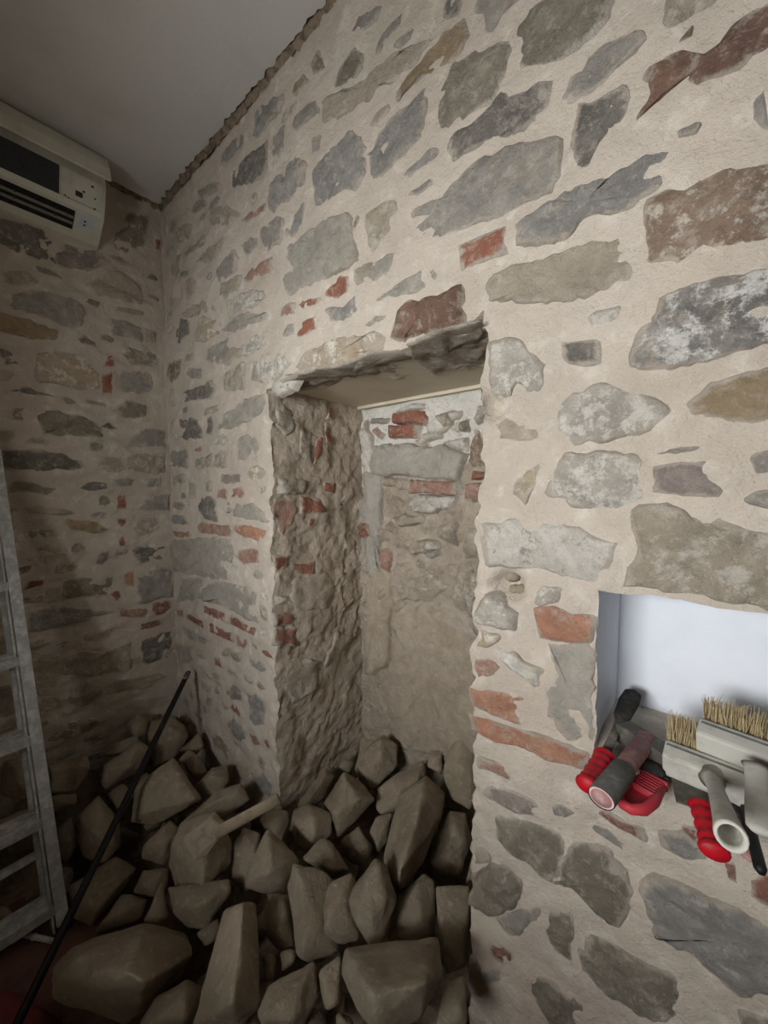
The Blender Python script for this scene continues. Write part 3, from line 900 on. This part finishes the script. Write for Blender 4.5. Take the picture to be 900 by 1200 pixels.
LWL = iter(('flat topped stone behind the ladder against the left wall', 'broad stone seen between two ladder treads', 'upright dark stone just right of the ladder rail', 'wide stone behind the two lowest ladder treads', 'low stone behind the lowest ladder tread'))
for s in ('0,890 40,885 55,900 55,925 20,940 0,930', '-5,962 45,942 60,962 55,990 10,1000', '65,972 85,955 92,990 80,1010 65,1003', '10,1012 60,1002 75,1030 60,1060 15,1060', '-10,1060 10,1062 22,1085 0,1090'):
    rock(next(LWL), s, bias=.16 if s.startswith('10,') else .03)
rock('low stone at the foot of the left wall behind the tan block', '112,890 128,872 160,862 165,872 140,886')
# stones in front of and inside the niche
rock('rounded stone beside the end of the hammer handle', '393,903 403,888 415,893 410,907')
rock('faceted stone in the niche with a bright left face', '415,900 420,883 450,860 467,873 465,900 437,927 420,915', ridge=((448,866,.4),(446,885,.6),(425,905,.4)), bias=-.10)
rock('tiny stone at the broken niche side above the cube like stone', '420,885 423,863 445,858 452,866 430,885', bias=.06)
rock('slim wedge leaning on the broken niche side', '347,945 352,938 380,898 392,910 377,940 360,950', ridge=((380,908,.5),(362,938,.5)))
rock('cube like stone at the niche mouth', '378,943 403,903 427,920 440,937 417,963 397,983 385,965', ridge=((404,912,.4),(420,935,.6),(395,955,.6)), bias=-.05)
rock('stone with a dark right face beside the cube like stone', '338,973 343,950 360,940 390,953 390,977 373,983 357,1000', ridge=((366,956,.6),(368,980,.6),(348,965,.4)), bias=-.05)
rock('stone peeping out behind the faceted stone in the niche', '303,960 317,947 337,950 340,963 330,987 310,975')
rock('pyramid shaped stone at the foot of the wall between niche and corner', '287,1040 293,1010 313,970 343,997 352,1007 337,1047 310,1047', ridge=((314,980,.4),(318,1020,.7),(298,1030,.4)), bias=-.08)
rock('rough stone in the niche behind the longest block', '440,947 443,923 463,907 497,890 502,907 467,930 460,955 447,955', bias=-.06, th=.4)
rock('longest upright block, left face bright and right face dark', '448,1007 460,953 467,930 500,908 523,930 520,953 497,1007 473,1047 463,1037', th=.75, ridge=((497,914,.5),(492,945,.75),(471,1015,.75),(466,1036,.4)), tilt=.9, bias=-.12)
rock('tall pointed stone leaning in the right of the niche', '518,907 523,883 540,855 558,867 567,917 550,950 530,937', th=.45, ridge=((540,868,.4),(528,910,.4),(552,915,.5)), bias=-.02)
rock('small stone between the tall pointed stone and the longest block', '500,897 503,880 520,878 518,910')
rock('smooth dark stone right of the longest block', '503,1010 510,980 527,950 547,953 553,987 537,1030 513,1027', bias=-.02)
rock('narrow stone squeezed between smooth dark stone and niche edge', '545,963 560,937 564,977 553,977')
rock('dark upright slab along the niche edge', '510,1037 551,1037 550,1133 523,1143 513,1103', th=.5, bias=-.05)
rock('dark stone between the longest block and the upright slab', '453,1103 467,1050 497,1023 510,1033 510,1097 480,1110', bias=-.06)
rock('diamond shaped stone with a sharp lower tip', '400,1060 440,1003 453,1013 465,1053 447,1110 437,1112 427,1097', ridge=((441,1012,.4),(434,1075,.6),(415,1058,.4),(452,1050,.5)), bias=-.14)
rock('small stone between the cube like stone and the diamond shaped stone', '397,987 420,967 437,993 427,1017 410,1010')
rock('narrow stone leaning on the left of the longest block', '432,977 440,957 460,952 453,987 443,1000')
rock('large stone with a long hollow face left of the diamond shaped stone', '337,1037 343,1010 380,1020 395,1035 384,1063 400,1097 397,1117 360,1130 347,1120', ridge=((352,1030,.5),(375,1080,.5),(356,1110,.5)), bias=-.11)
rock('small stone resting on the large hollow faced stone', '353,1007 377,980 390,987 410,1020 390,1030', bias=-.08)
rock('wedge between the hollow faced and the diamond shaped stone', '372,1070 387,1033 413,1022 418,1030 410,1053 423,1100 403,1108 393,1097 380,1097', bias=-.13)
rock('plain grey stone left of the large hollow faced stone', '302,1090 320,1047 340,1050 347,1113 327,1113', bias=-.07)
rock('big front block with a dark top and a lit left end', '398,1140 403,1113 440,1103 513,1097 520,1143 493,1197 440,1212 420,1187', th=.6, ridge=((408,1120,.3),(437,1168,.7),(500,1150,.6),(440,1200,.4)), tilt=.7, bias=-.15)
rock('long low wedge at the front between tall stone and big block', '300,1190 313,1153 370,1127 375,1170 357,1205 310,1210', bias=-.13)
rock('flat upright chip against the big front block', '373,1140 400,1117 403,1173 383,1187 375,1160', bias=-.13)
SML = iter(('little stone at the lower left of the large hollow faced stone', 'little stone between the tall narrow stone and the plain grey stone', 'low stone in front of the long low wedge',
            'chip of stone at the lower corner of the big front block', 'low stone at the base of the tall narrow stone', 'thin dark splinter beside the upright slab at the niche edge',
            'dark stone below the upright slab at the niche edge', 'low stone in front of the tall narrow stone'))
for s in ('327,1115 347,1113 347,1127 330,1140', '307,1113 323,1120 323,1147 310,1153', '347,1203 363,1180 380,1183 390,1215 350,1220', '393,1187 413,1190 420,1208 395,1212',
          '283,1183 303,1180 310,1208 280,1215', '543,1037 558,990 552,1035', '520,1150 546,1142 548,1200 510,1215', '250,1205 262,1185 284,1195 280,1225 255,1230'):
    rock(next(SML), s, bias=-.08)

# dusty debris under the heap, and small stones showing in the gaps
def debris(label, x0, x1, y0, y1):
    bm = bmesh.new(); gv = {}; nx, ny = round((x1 - x0) / .022), round((y1 - y0) / .022)
    for i in range(nx + 1):
        for j in range(ny + 1):
            x, y = x0 + (x1 - x0) * i / nx, y0 + (y1 - y0) * j / ny
            z = heap(x, y) - .19 + .03 * noise.noise(Vector((x * 9, y * 9, 0))) + .012 * noise.noise(Vector((x * 30, y * 30, 3)))
            gv[i, j] = bm.verts.new((x, y, max(z, .002)))
    for i in range(nx):
        for j in range(ny):
            q = [gv[i, j], gv[i + 1, j], gv[i + 1, j + 1], gv[i, j + 1]]
            c = (q[0].co + q[2].co) / 2
            if max(v.co.z for v in q) > .003 and c.x < 1.86 + .09 * noise.noise(c * 7): bm.faces.new(q)
    bmesh.ops.delete(bm, geom=[v for v in bm.verts if not v.link_faces], context='VERTS')
    return tag(from_bm('debris', bm, MAT['dust'], None, True), label, 'debris', kind='stuff')
debris('brown crumbled mortar and dust under the stones along the walls', .03, 1.97, -.9, -.03)
debris('brown crumbled mortar and dust under the stones inside the niche', NX0 + .03, NX1 - .03, -.03, ND - .04)
FILL = 'small dusty stone in a dark gap of the rubble heap'
proto = []
for k in range(6):
    bm = bmesh.new(); r = random.Random(40 + k)
    for _ in range(11):
        v = Vector((r.gauss(0, 1), r.gauss(0, 1), r.gauss(0, 1))).normalized(); bm.verts.new(Vector((v.x * .062, v.y * .048, v.z * .04)))
    finish_rock(bm, Vector((k * 3, 1, 2)), .004, 3)
    bmesh.ops.recalc_face_normals(bm, faces=bm.faces); me = bpy.data.meshes.new('rubble_stone'); bm.to_mesh(me); bm.free()
    me.materials.append(MAT['rock']); me.polygons.foreach_set('use_smooth', [True] * len(me.polygons)); proto.append(me)
r = random.Random(3)
for i in range(17):
    for j in range(11):
        x, y = .1 + .112 * i + r.uniform(-.03, .03), -.78 + .118 * j + r.uniform(-.03, .03)
        if y > -.09 and not NX0 + .1 < x < NX1 - .1: continue
        z = heap(x, y)
        if z < .06 or y > .45 or r.random() < .15: continue
        if any(q[0] - .01 < x < q[1] + .01 and q[2] - .01 < y < q[3] + .01 and q[4] - .02 < z - .10 < q[5] for q in BIG): continue
        o = bpy.data.objects.new('rubble_stone', r.choice(proto)); COL.objects.link(o)
        o.location = (x, y, z - .10); o.rotation_euler = (r.uniform(0, 6), r.uniform(0, 6), r.uniform(0, 6))
        s = r.uniform(.8, 1.25); o.scale = (s, s, s)
        tag(o, FILL, 'stone', 'small stones in the gaps of the heap')

# ------------------------------------------------------------------ air conditioner
MAT['ac'] = flat_mat('yellowed_casing', (196, 194, 180), (180, 176, 160), 9, .5)
MAT['rubber2'] = flat_mat('dark_louver', (120, 116, 106), (100, 96, 88), 40, .6)  # louver plastic in a darker tone than the casing
MAT['ac_label'] = flat_mat('pale_sticker', (186, 190, 196), (172, 176, 182), 60, .5)
MAT['ac_dark'] = flat_mat('filter_mesh', (58, 58, 58), (44, 44, 44), 160, .9)
MAT['black'] = flat_mat('matt_black', (24, 23, 23), (38, 36, 34), 30, .55)
AY0, AY1 = -.300, -1.10
PROF = [(-.005, 3.10), (.165, 3.098), (.182, 2.963), (.166, 2.90), (.142, 2.842), (.03, 2.762), (-.005, 2.752)]
ac = empty('air_conditioner', (0, -.7, 2.75), 'yellowed wall air conditioner with its front cover off, under the ceiling', 'air conditioner')
def rel(o, root):
    o.parent = root; o.matrix_parent_inverse = Matrix.Translation(-Vector(root.location)); return o
def extrude_y(bm, prof, y0, y1):
    a = [bm.verts.new((x, y0, z)) for x, z in prof]; b = [bm.verts.new((x, y1, z)) for x, z in prof]; n = len(prof)
    for i in range(n): bm.faces.new((a[i], a[(i + 1) % n], b[(i + 1) % n], b[i]))
    bm.faces.new(a); bm.faces.new(b[::-1])
bm = bmesh.new(); extrude_y(bm, PROF, AY0, AY1)
casing = rel(from_bm('casing', bm, MAT['ac']), ac)
bm = bmesh.new(); outer = [(.10, 3.106), (.168, 3.104), (.205, 3.072), (.230, 3.02), (.243, 2.968)]
extrude_y(bm, outer + [(x - .007, z - .004) for x, z in outer[::-1]], AY0 + .006, AY1)
rel(from_bm('top_cover', bm, MAT['ac']), ac)
def face_pt(a, b, t): return Vector((PROF[a][0] + (PROF[b][0] - PROF[a][0]) * t, 0, PROF[a][1] + (PROF[b][1] - PROF[a][1]) * t))
def plate(nm, p, q, y0, y1, th, mat, lift=0, parent=None, root=None):
    """plate lying on the profile from p to q (x,z points), spanning y0..y1"""
    p, q = Vector(p), Vector(q); d = q - p; n = Vector((-d.z, 0, d.x)).normalized()
    if n.x < 0: n = -n
    bm = bmesh.new(); box(bm, (p + q) / 2 + Vector((0, (y0 + y1) / 2, 0)) + n * lift, (d.length, abs(y1 - y0), th), basis(d, n), min(th, .002) * .4)
    return rel(from_bm(nm, bm, mat), root or ac)
P1 = face_pt(2, 4, .02); P2 = Vector((.148, 0, 2.858))
plate('filter', P1, P2, -.465, AY1 + .02, .006, MAT['ac_dark'], .003)
plate('inner_panel', (.181, 0, 2.955), (.150, 0, 2.862), -.31, -.455, .005, MAT['ac'], .002)
plate('front_lip', (.149, 0, 2.860), (.138, 0, 2.838), AY0 - .004, AY1, .010, MAT['ac'], .002)
plate('outlet', (.127, 0, 2.831), (.058, 0, 2.782), -.405, AY1 + .04, .004, MAT['black'], .001)
for t in (.30, .62):
    c = Vector((.127, 0, 2.831)).lerp(Vector((.058, 0, 2.782)), t)
    plate('louver', c, c + Vector((-.006, 0, -.010)), -.408, AY1 + .04, .003, MAT['rubber2'], .003)
for k in range(5):
    bm = bmesh.new(); box(bm, (.096, -.47 - .13 * k, 2.806), (.05, .005, .006), basis((-.069, 0, -.049), (.5, 0, -.8))); rel(from_bm('vane', bm, MAT['ac_dark']), ac)
plate('sticker', (.124, 0, 2.829), (.07, 0, 2.791), -.335, -.395, .002, MAT['ac_label'], .001)
plate('display_window', (.165, 0, 2.899), (.158, 0, 2.880), -.385, -.41, .002, MAT['ac_dark'], .006)
for y, z, w in ((-.345, 2.945, .010), (-.375, 2.912, .010), (-.335, 2.905, .008), (-.335, 2.868, .008), (-.44, 2.869, .009), (-.43, 2.865, .005)):
    x = .182 - (2.963 - z) * .34
    plate('clip_hole', (x, 0, z), (x - .003, 0, z - .007), y, y - w, .002, MAT['black'], .006)
for z in (2.818, 2.808):
    x = .03 + (z - 2.762) * 1.4
    plate('button', (x, 0, z), (x - .006, 0, z - .0043), -.362, -.370, .002, MAT['ac_dark'], .003)

# ------------------------------------------------------------------ ladder folded and leaning on the left wall
def alu():
    t = NT('dusty_aluminium', .6, .15)
    c = t.mix(t.ramp(t.noise(24, 7, .7), .42, .66), srgb(158, 160, 160), srgb(196, 196, 192))
    c = t.mix(t.ramp(t.noise(70, 5, .7), .60, .70), c, srgb(214, 212, 206))
    return t.out(c, t.bump(t.noise(60, 5), .001, .6))
MAT['alu'] = alu()
LA, LB = Vector((.622, -.654, .004)), Vector((.10, -.70, 1.65)); ld = (LB - LA).normalized()
def lad(z, dy=0.0, back=0.0):
    p = LA + ld * ((z - LA.z) / ld.z); return p + Vector((-back, dy, 0))
ladder = empty('step_ladder', (.62, -.87, 0), 'paint splashed aluminium step ladder folded against the left wall', 'ladder')
Rl = basis(ld, (1, 0, .3)); LW_ = .46; ZT = 1.84
for dy in (0, -LW_):
    bm = bmesh.new(); a, b = lad(.004, dy), lad(ZT, dy)
    box(bm, (a + b) / 2, ((b - a).length, .036, .022), Rl, .003)
    sgn = 1 if dy == 0 else -1
    box(bm, (a + b) / 2 + Vector((-.022, -.026 * sgn, 0)), ((b - a).length, .006, .05), Rl)
    rail = rel(from_bm('rail', bm, MAT['alu']), ladder)
    bm = bmesh.new(); box(bm, lad(.012, dy), (.026, .044, .034), Rl, .003); f_ = from_bm('rubber_foot', bm, MAT['black']); f_.parent = rail
    bm = bmesh.new(); a, b = lad(.03, dy - .028 * sgn, .085), lad(1.36, dy - .028 * sgn, .085)
    box(bm, (a + b) / 2, ((b - a).length, .026, .022), Rl, .003); rel(from_bm('rear_rail', bm, MAT['alu']), ladder)
for k in range(6):
    z = .095 + .2825 * k
    bm = bmesh.new(); c = lad(z, -LW_ / 2, .03); box(bm, c, (.085, LW_ - .035, .006), None, .001)
    box(bm, c + Vector((.040, 0, -.015)), (.006, LW_ - .035, .034)); box(bm, c + Vector((-.040, 0, -.012)), (.005, LW_ - .035, .026))
    for q in range(4): box(bm, c + Vector((-.027 + .018 * q, 0, .004)), (.006, LW_ - .04, .003))
    rel(from_bm('tread', bm, MAT['alu']), ladder)
for k in range(1):
    z = .215 + .2825 * k
    bm = bmesh.new(); box(bm, lad(z, -LW_ / 2, .09), (.022, LW_ - .06, .034), Rl, .004); rel(from_bm('rear_rung', bm, MAT['alu']), ladder)
bm = bmesh.new(); a = on_plane(63, 1103, 2, .02); b = on_plane(17, 1093, 2, .03)
tube(bm, [a, a.lerp(b, .45), a.lerp(b, .5), a.lerp(b, .55), b], [.008, .008, .011, .008, .008], 8); rel(from_bm('stay_bar', bm, MAT['alu']), ladder)

# ------------------------------------------------------------------ black pole leaning into the corner
p1 = on_plane(221, 787, 1, -.042); p2 = on_plane(20, 1200, 2, .15); dd = (p2 - p1).normalized()
pe = p1 + dd * ((p1.z - .012) / -dd.z)
pole = empty('broom_pole', pe, 'thin black broom pole leaning over the stones into the wall corner', 'pole')
bm = bmesh.new(); tube(bm, [p1 + dd * .05, p1 + dd * .052, p1.lerp(pe, .5), pe], [.0115, .0125, .0125, .0125], 14); rel(from_bm('shaft', bm, MAT['black'], None, True), pole)
MAT['greyplastic'] = flat_mat('grey_plastic', (92, 92, 94), (74, 74, 76), 40, .5)
bm = bmesh.new(); tube(bm, [p1 + dd * .022, p1 + dd * .055], .0132, 14); rel(from_bm('collar', bm, MAT['greyplastic'], None, True), pole)
bm = bmesh.new(); Rp = basis(dd, FWD); cc = p1 + dd * .012
ring = [cc + Rp @ Vector((.013 * math.cos(a), .010 * math.sin(a), 0)) for a in [2 * math.pi * i / 14 for i in range(15)]]
tube(bm, ring, .0042, 8, cap=False); bmesh.ops.remove_doubles(bm, verts=bm.verts, dist=1e-5); rel(from_bm('hanging_eye', bm, MAT['black'], None, True), pole)

# ------------------------------------------------------------------ dusty hammer lying on the heap
MAT['dustywood'] = flat_mat('dusty_wood', (140, 127, 108), (120, 108, 91), 40, .95, bump=.003, bs=60)
MAT['dustysteel'] = flat_mat('dusty_steel', (146, 134, 116), (118, 108, 93), 30, .9, bump=.002, bs=70)
def dep(x, y, t): return CAM + ray(x, y) * t
hb = heap_hit(236, 985) - .215
h1 = dep(327, 936, hb + .02); h0 = dep(252, 977, hb); hd = (h0 - h1).normalized()
ham = empty('mason_hammer', h0, 'dust covered hammer with a broad flat head lying on a rubble block', 'hammer')
bm = bmesh.new(); R_ = basis(hd, -FWD); Lh = (h0 - h1).length
tube(bm, [h1, h1.lerp(h0, .4), h0], [.021, .019, .021], 12, .4, -FWD); rel(from_bm('handle', bm, MAT['dustywood'], None, True), ham)
pts = [dep(213, 983, hb - .012), dep(247, 959, hb), dep(264, 973, hb), dep(243, 1003, hb), dep(227, 1009, hb - .012)]
bm = bmesh.new(); th = FWD * .026
fr = [bm.verts.new(p) for p in pts]; bk = [bm.verts.new(p + th * (.35 if i in (0, 4) else 1)) for i, p in enumerate(pts)]
bm.faces.new(fr); bm.faces.new(bk[::-1])
for i in range(5): bm.faces.new((fr[i], bk[i], bk[(i + 1) % 5], fr[(i + 1) % 5]))
bmesh.ops.recalc_face_normals(bm, faces=bm.faces); bmesh.ops.bevel(bm, geom=bm.edges[:], offset=.003, segments=2, affect='EDGES')
rel(from_bm('head', bm, MAT['dustysteel']), ham)

# ------------------------------------------------------------------ red plastic tray on the floor
MAT['redtray'] = flat_mat('dusty_red_plastic', (110, 50, 52), (96, 54, 54), 14, .7)
def rrect(hx, hy, r_, n=6):
    o = []
    for cx_, cy_, a0 in ((hx - r_, hy - r_, 0), (-hx + r_, hy - r_, 90), (-hx + r_, -hy + r_, 180), (hx - r_, -hy + r_, 270)):
        for k in range(n + 1):
            a = math.radians(a0 + 90 * k / n); o.append((cx_ + r_ * math.cos(a), cy_ + r_ * math.sin(a)))
    return o
tray = empty('plastic_tray', (.88, -.875, 0), 'dusty dark red plastic tray turned over on the floor by the ladder', 'tray')
tray.rotation_euler.z = math.radians(22)
bm = bmesh.new(); rows = []
for hx, hy, z in ((.150, .125, .002), (.146, .121, .03), (.138, .113, .046), (.12, .096, .052)):
    rows.append([bm.verts.new((x, y, z)) for x, y in rrect(hx, hy, .06)])
for a, b in zip(rows, rows[1:]):
    for i in range(len(a)): bm.faces.new((a[i], a[(i + 1) % len(a)], b[(i + 1) % len(a)], b[i]))
bm.faces.new(rows[-1]); bm.faces.new(rows[0][::-1]); o = from_bm('body', bm, MAT['redtray'], tray, True)
bm = bmesh.new(); tube(bm, [Vector((x, y, .006)) for x, y in rrect(.152, .127, .062)] + [Vector((.152, -.127 + .062 + .13, .006))], .005, 8); from_bm('rim', bm, MAT['redtray'], tray, True)

# ------------------------------------------------------------------ tools on the recess sill
MAT['red'] = flat_mat('red_plastic', (176, 20, 34), (150, 18, 30), 30, .5)
MAT['pinkred'] = flat_mat('dusty_red_grip', (178, 52, 62), (160, 66, 72), 40, .55)
MAT['rubber'] = flat_mat('dusty_rubber', (96, 96, 94), (120, 118, 113), 60, .9, bump=.002)
MAT['pinkwood'] = flat_mat('worn_pink_wood', (158, 118, 114), (182, 150, 144), 50, .8, bump=.001)
MAT['pinkend'] = flat_mat('pink_end_grain', (206, 172, 170), (196, 158, 156), 60, .8)
MAT['steel'] = flat_mat('dull_steel', (88, 84, 78), (118, 112, 102), 35, .6, .3, bump=.001)
MAT['lightplastic'] = flat_mat('chalky_grey_plastic', (186, 184, 174), (162, 158, 148), 26, .8, bump=.0008)
MAT['bristle'] = flat_mat('natural_bristle', (190, 172, 132), (160, 140, 104), 90, .9)
MAT['blackfoam'] = flat_mat('black_bristle', (40, 38, 36), (66, 63, 59), 60, .95, bump=.006, bs=140)
def S(x, y, z): return on_plane(x, y, 2, z)
def tool(nm, loc, label, cat, group='tools lying on the recess sill'): return empty(nm, loc, label, cat, group)
def ribbed(nm, a, b, r0, mat, root, ribs=5, flat=.75, hint=(0, 0, 1)):
    """ridged plastic grip from a to b with a wider guard at each end"""
    bm = bmesh.new(); pts, rad = [], []; n = ribs * 6
    for i in range(n + 1):
        t = i / n; w = 1 + .09 * math.cos(2 * math.pi * ribs * t)
        if t < .10 or t > .92: w = 1.2
        if t in (0, 1): w = 1.05
        pts.append(a.lerp(b, t)); rad.append(r0 * w)
    tube(bm, pts, rad, 16, flat, hint); return rel(from_bm(nm, bm, mat, None, True), root)

# club hammer
a, b = S(704, 936, 1.085), S(756, 868, 1.085)
t = tool('club_hammer', b, 'club hammer with grey rubber sleeve on a worn pink handle', 'hammer')
bm = bmesh.new(); d = (b - a); tube(bm, [a + d * .003, a + d * .40, b + d * .05], [.0165, .0165, .0185], 18, .8); rel(from_bm('handle', bm, MAT['pinkwood'], None, True), t)
bm = bmesh.new(); R0 = tube(bm, [a, a + d * .02, a + d * .25, a + d * .46, a + d * .47], [.0205, .0212, .0205, .0200, .018], 18, .82, cap=False); sl = rel(from_bm('rubber_sleeve', bm, MAT['rubber'], None, True), t)
bm = bmesh.new(); tube(bm, [a + d * .010, a + d * .03], .0195, 18, .82); e_ = rel(from_bm('end_grain', bm, MAT['pinkend']), t); e_['label'] = 'pale pink cut end of the handle'
bm = bmesh.new(); xh = (S(778, 880, 1.085) - S(735, 852, 1.085)).normalized(); c = b + d * .02 + Vector((0, 0, -.012))
box(bm, c, (.105, .042, .040), basis(xh), .005); rel(from_bm('head', bm, MAT['steel']), t)

# scraper with bright red grip, its dark head against the recess side
a, b = S(687, 921, 1.068), S(709, 884, 1.062); e = Vector((2.224, .185, 1.105))
t = tool('red_scraper', b, 'bright red ribbed grip with a dark rounded head leaning in the recess corner', 'scraper')
ribbed('grip', a, b, .0165, MAT['red'], t)
bm = bmesh.new(); tube(bm, [b, b.lerp(e, .35), b.lerp(e, .6)], [.009, .008, .012], 10, .4); rel(from_bm('shank', bm, MAT['steel'], None, True), t)
bm = bmesh.new(); tube(bm, [b.lerp(e, .45), b.lerp(e, .55), b.lerp(e, .8), b.lerp(e, .95), e], [.008, .017, .021, .018, .007], 14, .55); rel(from_bm('head', bm, MAT['blackfoam'], None, True), t)

# open dusty red grip with fine ribs (a looped hand guard)
a, b = S(734, 944, 1.05), S(764, 914, 1.05); ax_ = (b - a).normalized(); Rg = basis(ax_)
t = tool('looped_scraper', a, 'dusty red grip with a looped guard and fine ribs', 'scraper')
Lg = (b - a).length; loop = [a + Rg @ Vector(q) for q in ((Lg * .9, .014, 0), (Lg * .45, .020, 0), (Lg * .1, .019, 0), (-Lg * .02, .006, 0), (-Lg * .02, -.008, 0), (Lg * .15, -.021, 0), (Lg * .5, -.024, 0), (Lg * .95, -.018, 0))]
bm = bmesh.new(); tube(bm, loop, [.006, .007, .0075, .0075, .0075, .0085, .0085, .007], 10, 1.2); rel(from_bm('guard', bm, MAT['pinkred'], None, True), t)
for k in range(6):
    bm = bmesh.new(); box(bm, a + Rg @ Vector((Lg * (.55 + .075 * k), -.003, .003)), (.0032, .036, .012), Rg, .0008); rel(from_bm('rib', bm, MAT['pinkred']), t)
bm = bmesh.new(); box(bm, a + Rg @ Vector((Lg * .55, -.003, -.006)), (Lg * .9, .034, .006), Rg, .002); box(bm, a + Rg @ Vector((Lg * 1.02, -.002, 0)), (.008, .046, .018), Rg, .003); rel(from_bm('grip', bm, MAT['pinkred']), t)
bm = bmesh.new(); tube(bm, [b, b + ax_ * .03, b + ax_ * .09], [.0085, .009, .010], 10, .8); rel(from_bm('shank', bm, MAT['rubber'], None, True), t)
bm = bmesh.new(); c = S(764, 902, 1.06); tube(bm, [c - Vector((.022, 0, 0)), c - Vector((.016, 0, 0)), c + Vector((.012, .003, 0)), c + Vector((.02, .004, 0))], [.006, .013, .013, .006], 12)
k_ = rel(from_bm('sponge_pad', bm, MAT['blackfoam'], None, True), None) if False else from_bm('sponge_pad', bm, MAT['blackfoam'], None, True)
tag(k_, 'small black foam pad beside the looped red grip', 'pad', 'tools lying on the recess sill')

# two wide whitewash brushes with chalky plastic blocks
def bristles(root, c, R, w, h, length, n, seed):
    bm = bmesh.new(); r = random.Random(seed)
    for _ in range(n):
        u, v = r.uniform(-.5, .5), r.uniform(-.5, .5)
        p = c + R @ Vector((u * w, 0, v * h)); q = c + R @ Vector((u * w * 1.08 + r.gauss(0, .006), length * r.uniform(.8, 1.0), v * h * 1.25 + r.gauss(0, .005)))
        m_ = p.lerp(q, .5) + Vector((r.gauss(0, .002), 0, r.gauss(0, .002)))
        tube(bm, [p, m_, q], [.0008, .0008, .0004], 3, cap=False)
    o = rel(from_bm('bristles', bm, MAT['bristle']), root); o['kind'] = 'stuff'; return o
def wash_brush(label, c, R, w, hp0, hp1, seed, hollow, blen):
    t = tool('whitewash_brush', c, label, 'brush')
    bm = bmesh.new(); box(bm, c, (w, .040, .052), R, .006); bl = rel(from_bm('block', bm, MAT['lightplastic']), t)
    bm = bmesh.new(); box(bm, c + R @ Vector((0, .008, .0255)), (w * .94, .004, .003), R); g_ = from_bm('groove', bm, MAT['rubber']); g_.parent = bl
    bristles(t, c + R @ Vector((0, .018, 0)), R, w * .93, .040, blen, 1100, seed)
    d = hp1 - hp0; bm = bmesh.new()
    if hollow:
        tube(bm, [hp0 - d * .08, hp0, hp0 + d * .25, hp0 + d * .6, hp0 + d * .85, hp1 - d * .02, hp1, hp1, hp1 - d * .04, hp1 - d * .4], [.020, .0125, .0115, .0130, .0145, .0165, .0155, .0125, .0110, .0095], 18, axis=d)
    else:
        tube(bm, [hp0 - d * .06, hp0, hp0 + d * .3, hp0 + d * .7, hp0 + d * .95, hp1], [.018, .0145, .014, .0155, .015, .010], 16, .5)
    rel(from_bm('handle', bm, MAT['lightplastic'], None, True), t)
    if hollow:
        bm = bmesh.new(); tube(bm, [hp1 - d * .38, hp1 - d * .30], .0104, 16); k = rel(from_bm('bore', bm, MAT['rubber']), t)
    return t
def bas(xd, up): return basis(xd, up)
c1 = S(825, 905, 1.085); x1 = (S(876, 926, 1.085) - S(776, 886, 1.085)); w1 = x1.length
R1 = basis(x1, (0, -.35, 1))
wash_brush('wide whitewash brush with a hollow round handle end', c1, R1, w1, S(836, 915, 1.10), S(857, 981, 1.19), 1, True, .085)
c2 = S(880, 886, 1.125); x2 = (S(900, 892, 1.125) - S(829, 865, 1.125)).normalized(); R2 = basis(x2, (0, -.35, 1))
wash_brush('wide whitewash brush with a flat grey handle behind the hollow handled one', S(884, 886, 1.135), R2, .155, S(886, 902, 1.15), S(891, 976, 1.125), 2, False, .075)

# broad red float grip hanging over the sill edge, a slim black handle and a pink one
a, b = S(838, 1000, 1.06), S(822, 944, 1.06)
t = tool('red_float', b, 'bright red ridged grip under the hollow brush handle', 'float')
ribbed('grip', a, b, .0165, MAT['red'], t, 4, .7)
bm = bmesh.new(); box(bm, b + (b - a).normalized() * .045 + Vector((0, 0, -.005)), (.10, .07, .0025), basis(b - a), .0008); rel(from_bm('blade', bm, MAT['steel']), t)
a, b = S(892, 1022, 1.062), S(874, 950, 1.062)
t = tool('black_file', b, 'slim black handle sticking out beside the brushes', 'file')
bm = bmesh.new(); tube(bm, [a, a.lerp(b, .06), a.lerp(b, .5), b], [.005, .0078, .0075, .0085], 12); rel(from_bm('handle', bm, MAT['black'], None, True), t)
bm = bmesh.new(); d = (b - a).normalized(); tube(bm, [b, b + d * .08], [.006, .003], 8, .5); rel(from_bm('blade', bm, MAT['steel'], None, True), t)
a, b = S(878, 1008, 1.05), S(862, 960, 1.05)
t = tool('pink_brush_handle', b, 'faded pink wooden handle between red grip and black handle', 'brush')
bm = bmesh.new(); tube(bm, [a, a.lerp(b, .1), b], [.004, .009, .010], 12, .7); rel(from_bm('handle', bm, MAT['pinkwood'], None, True), t)
bm = bmesh.new(); d = (b - a).normalized(); tube(bm, [b, b + d * .06], [.011, .014], 12, .6); rel(from_bm('head', bm, MAT['blackfoam'], None, True), t)
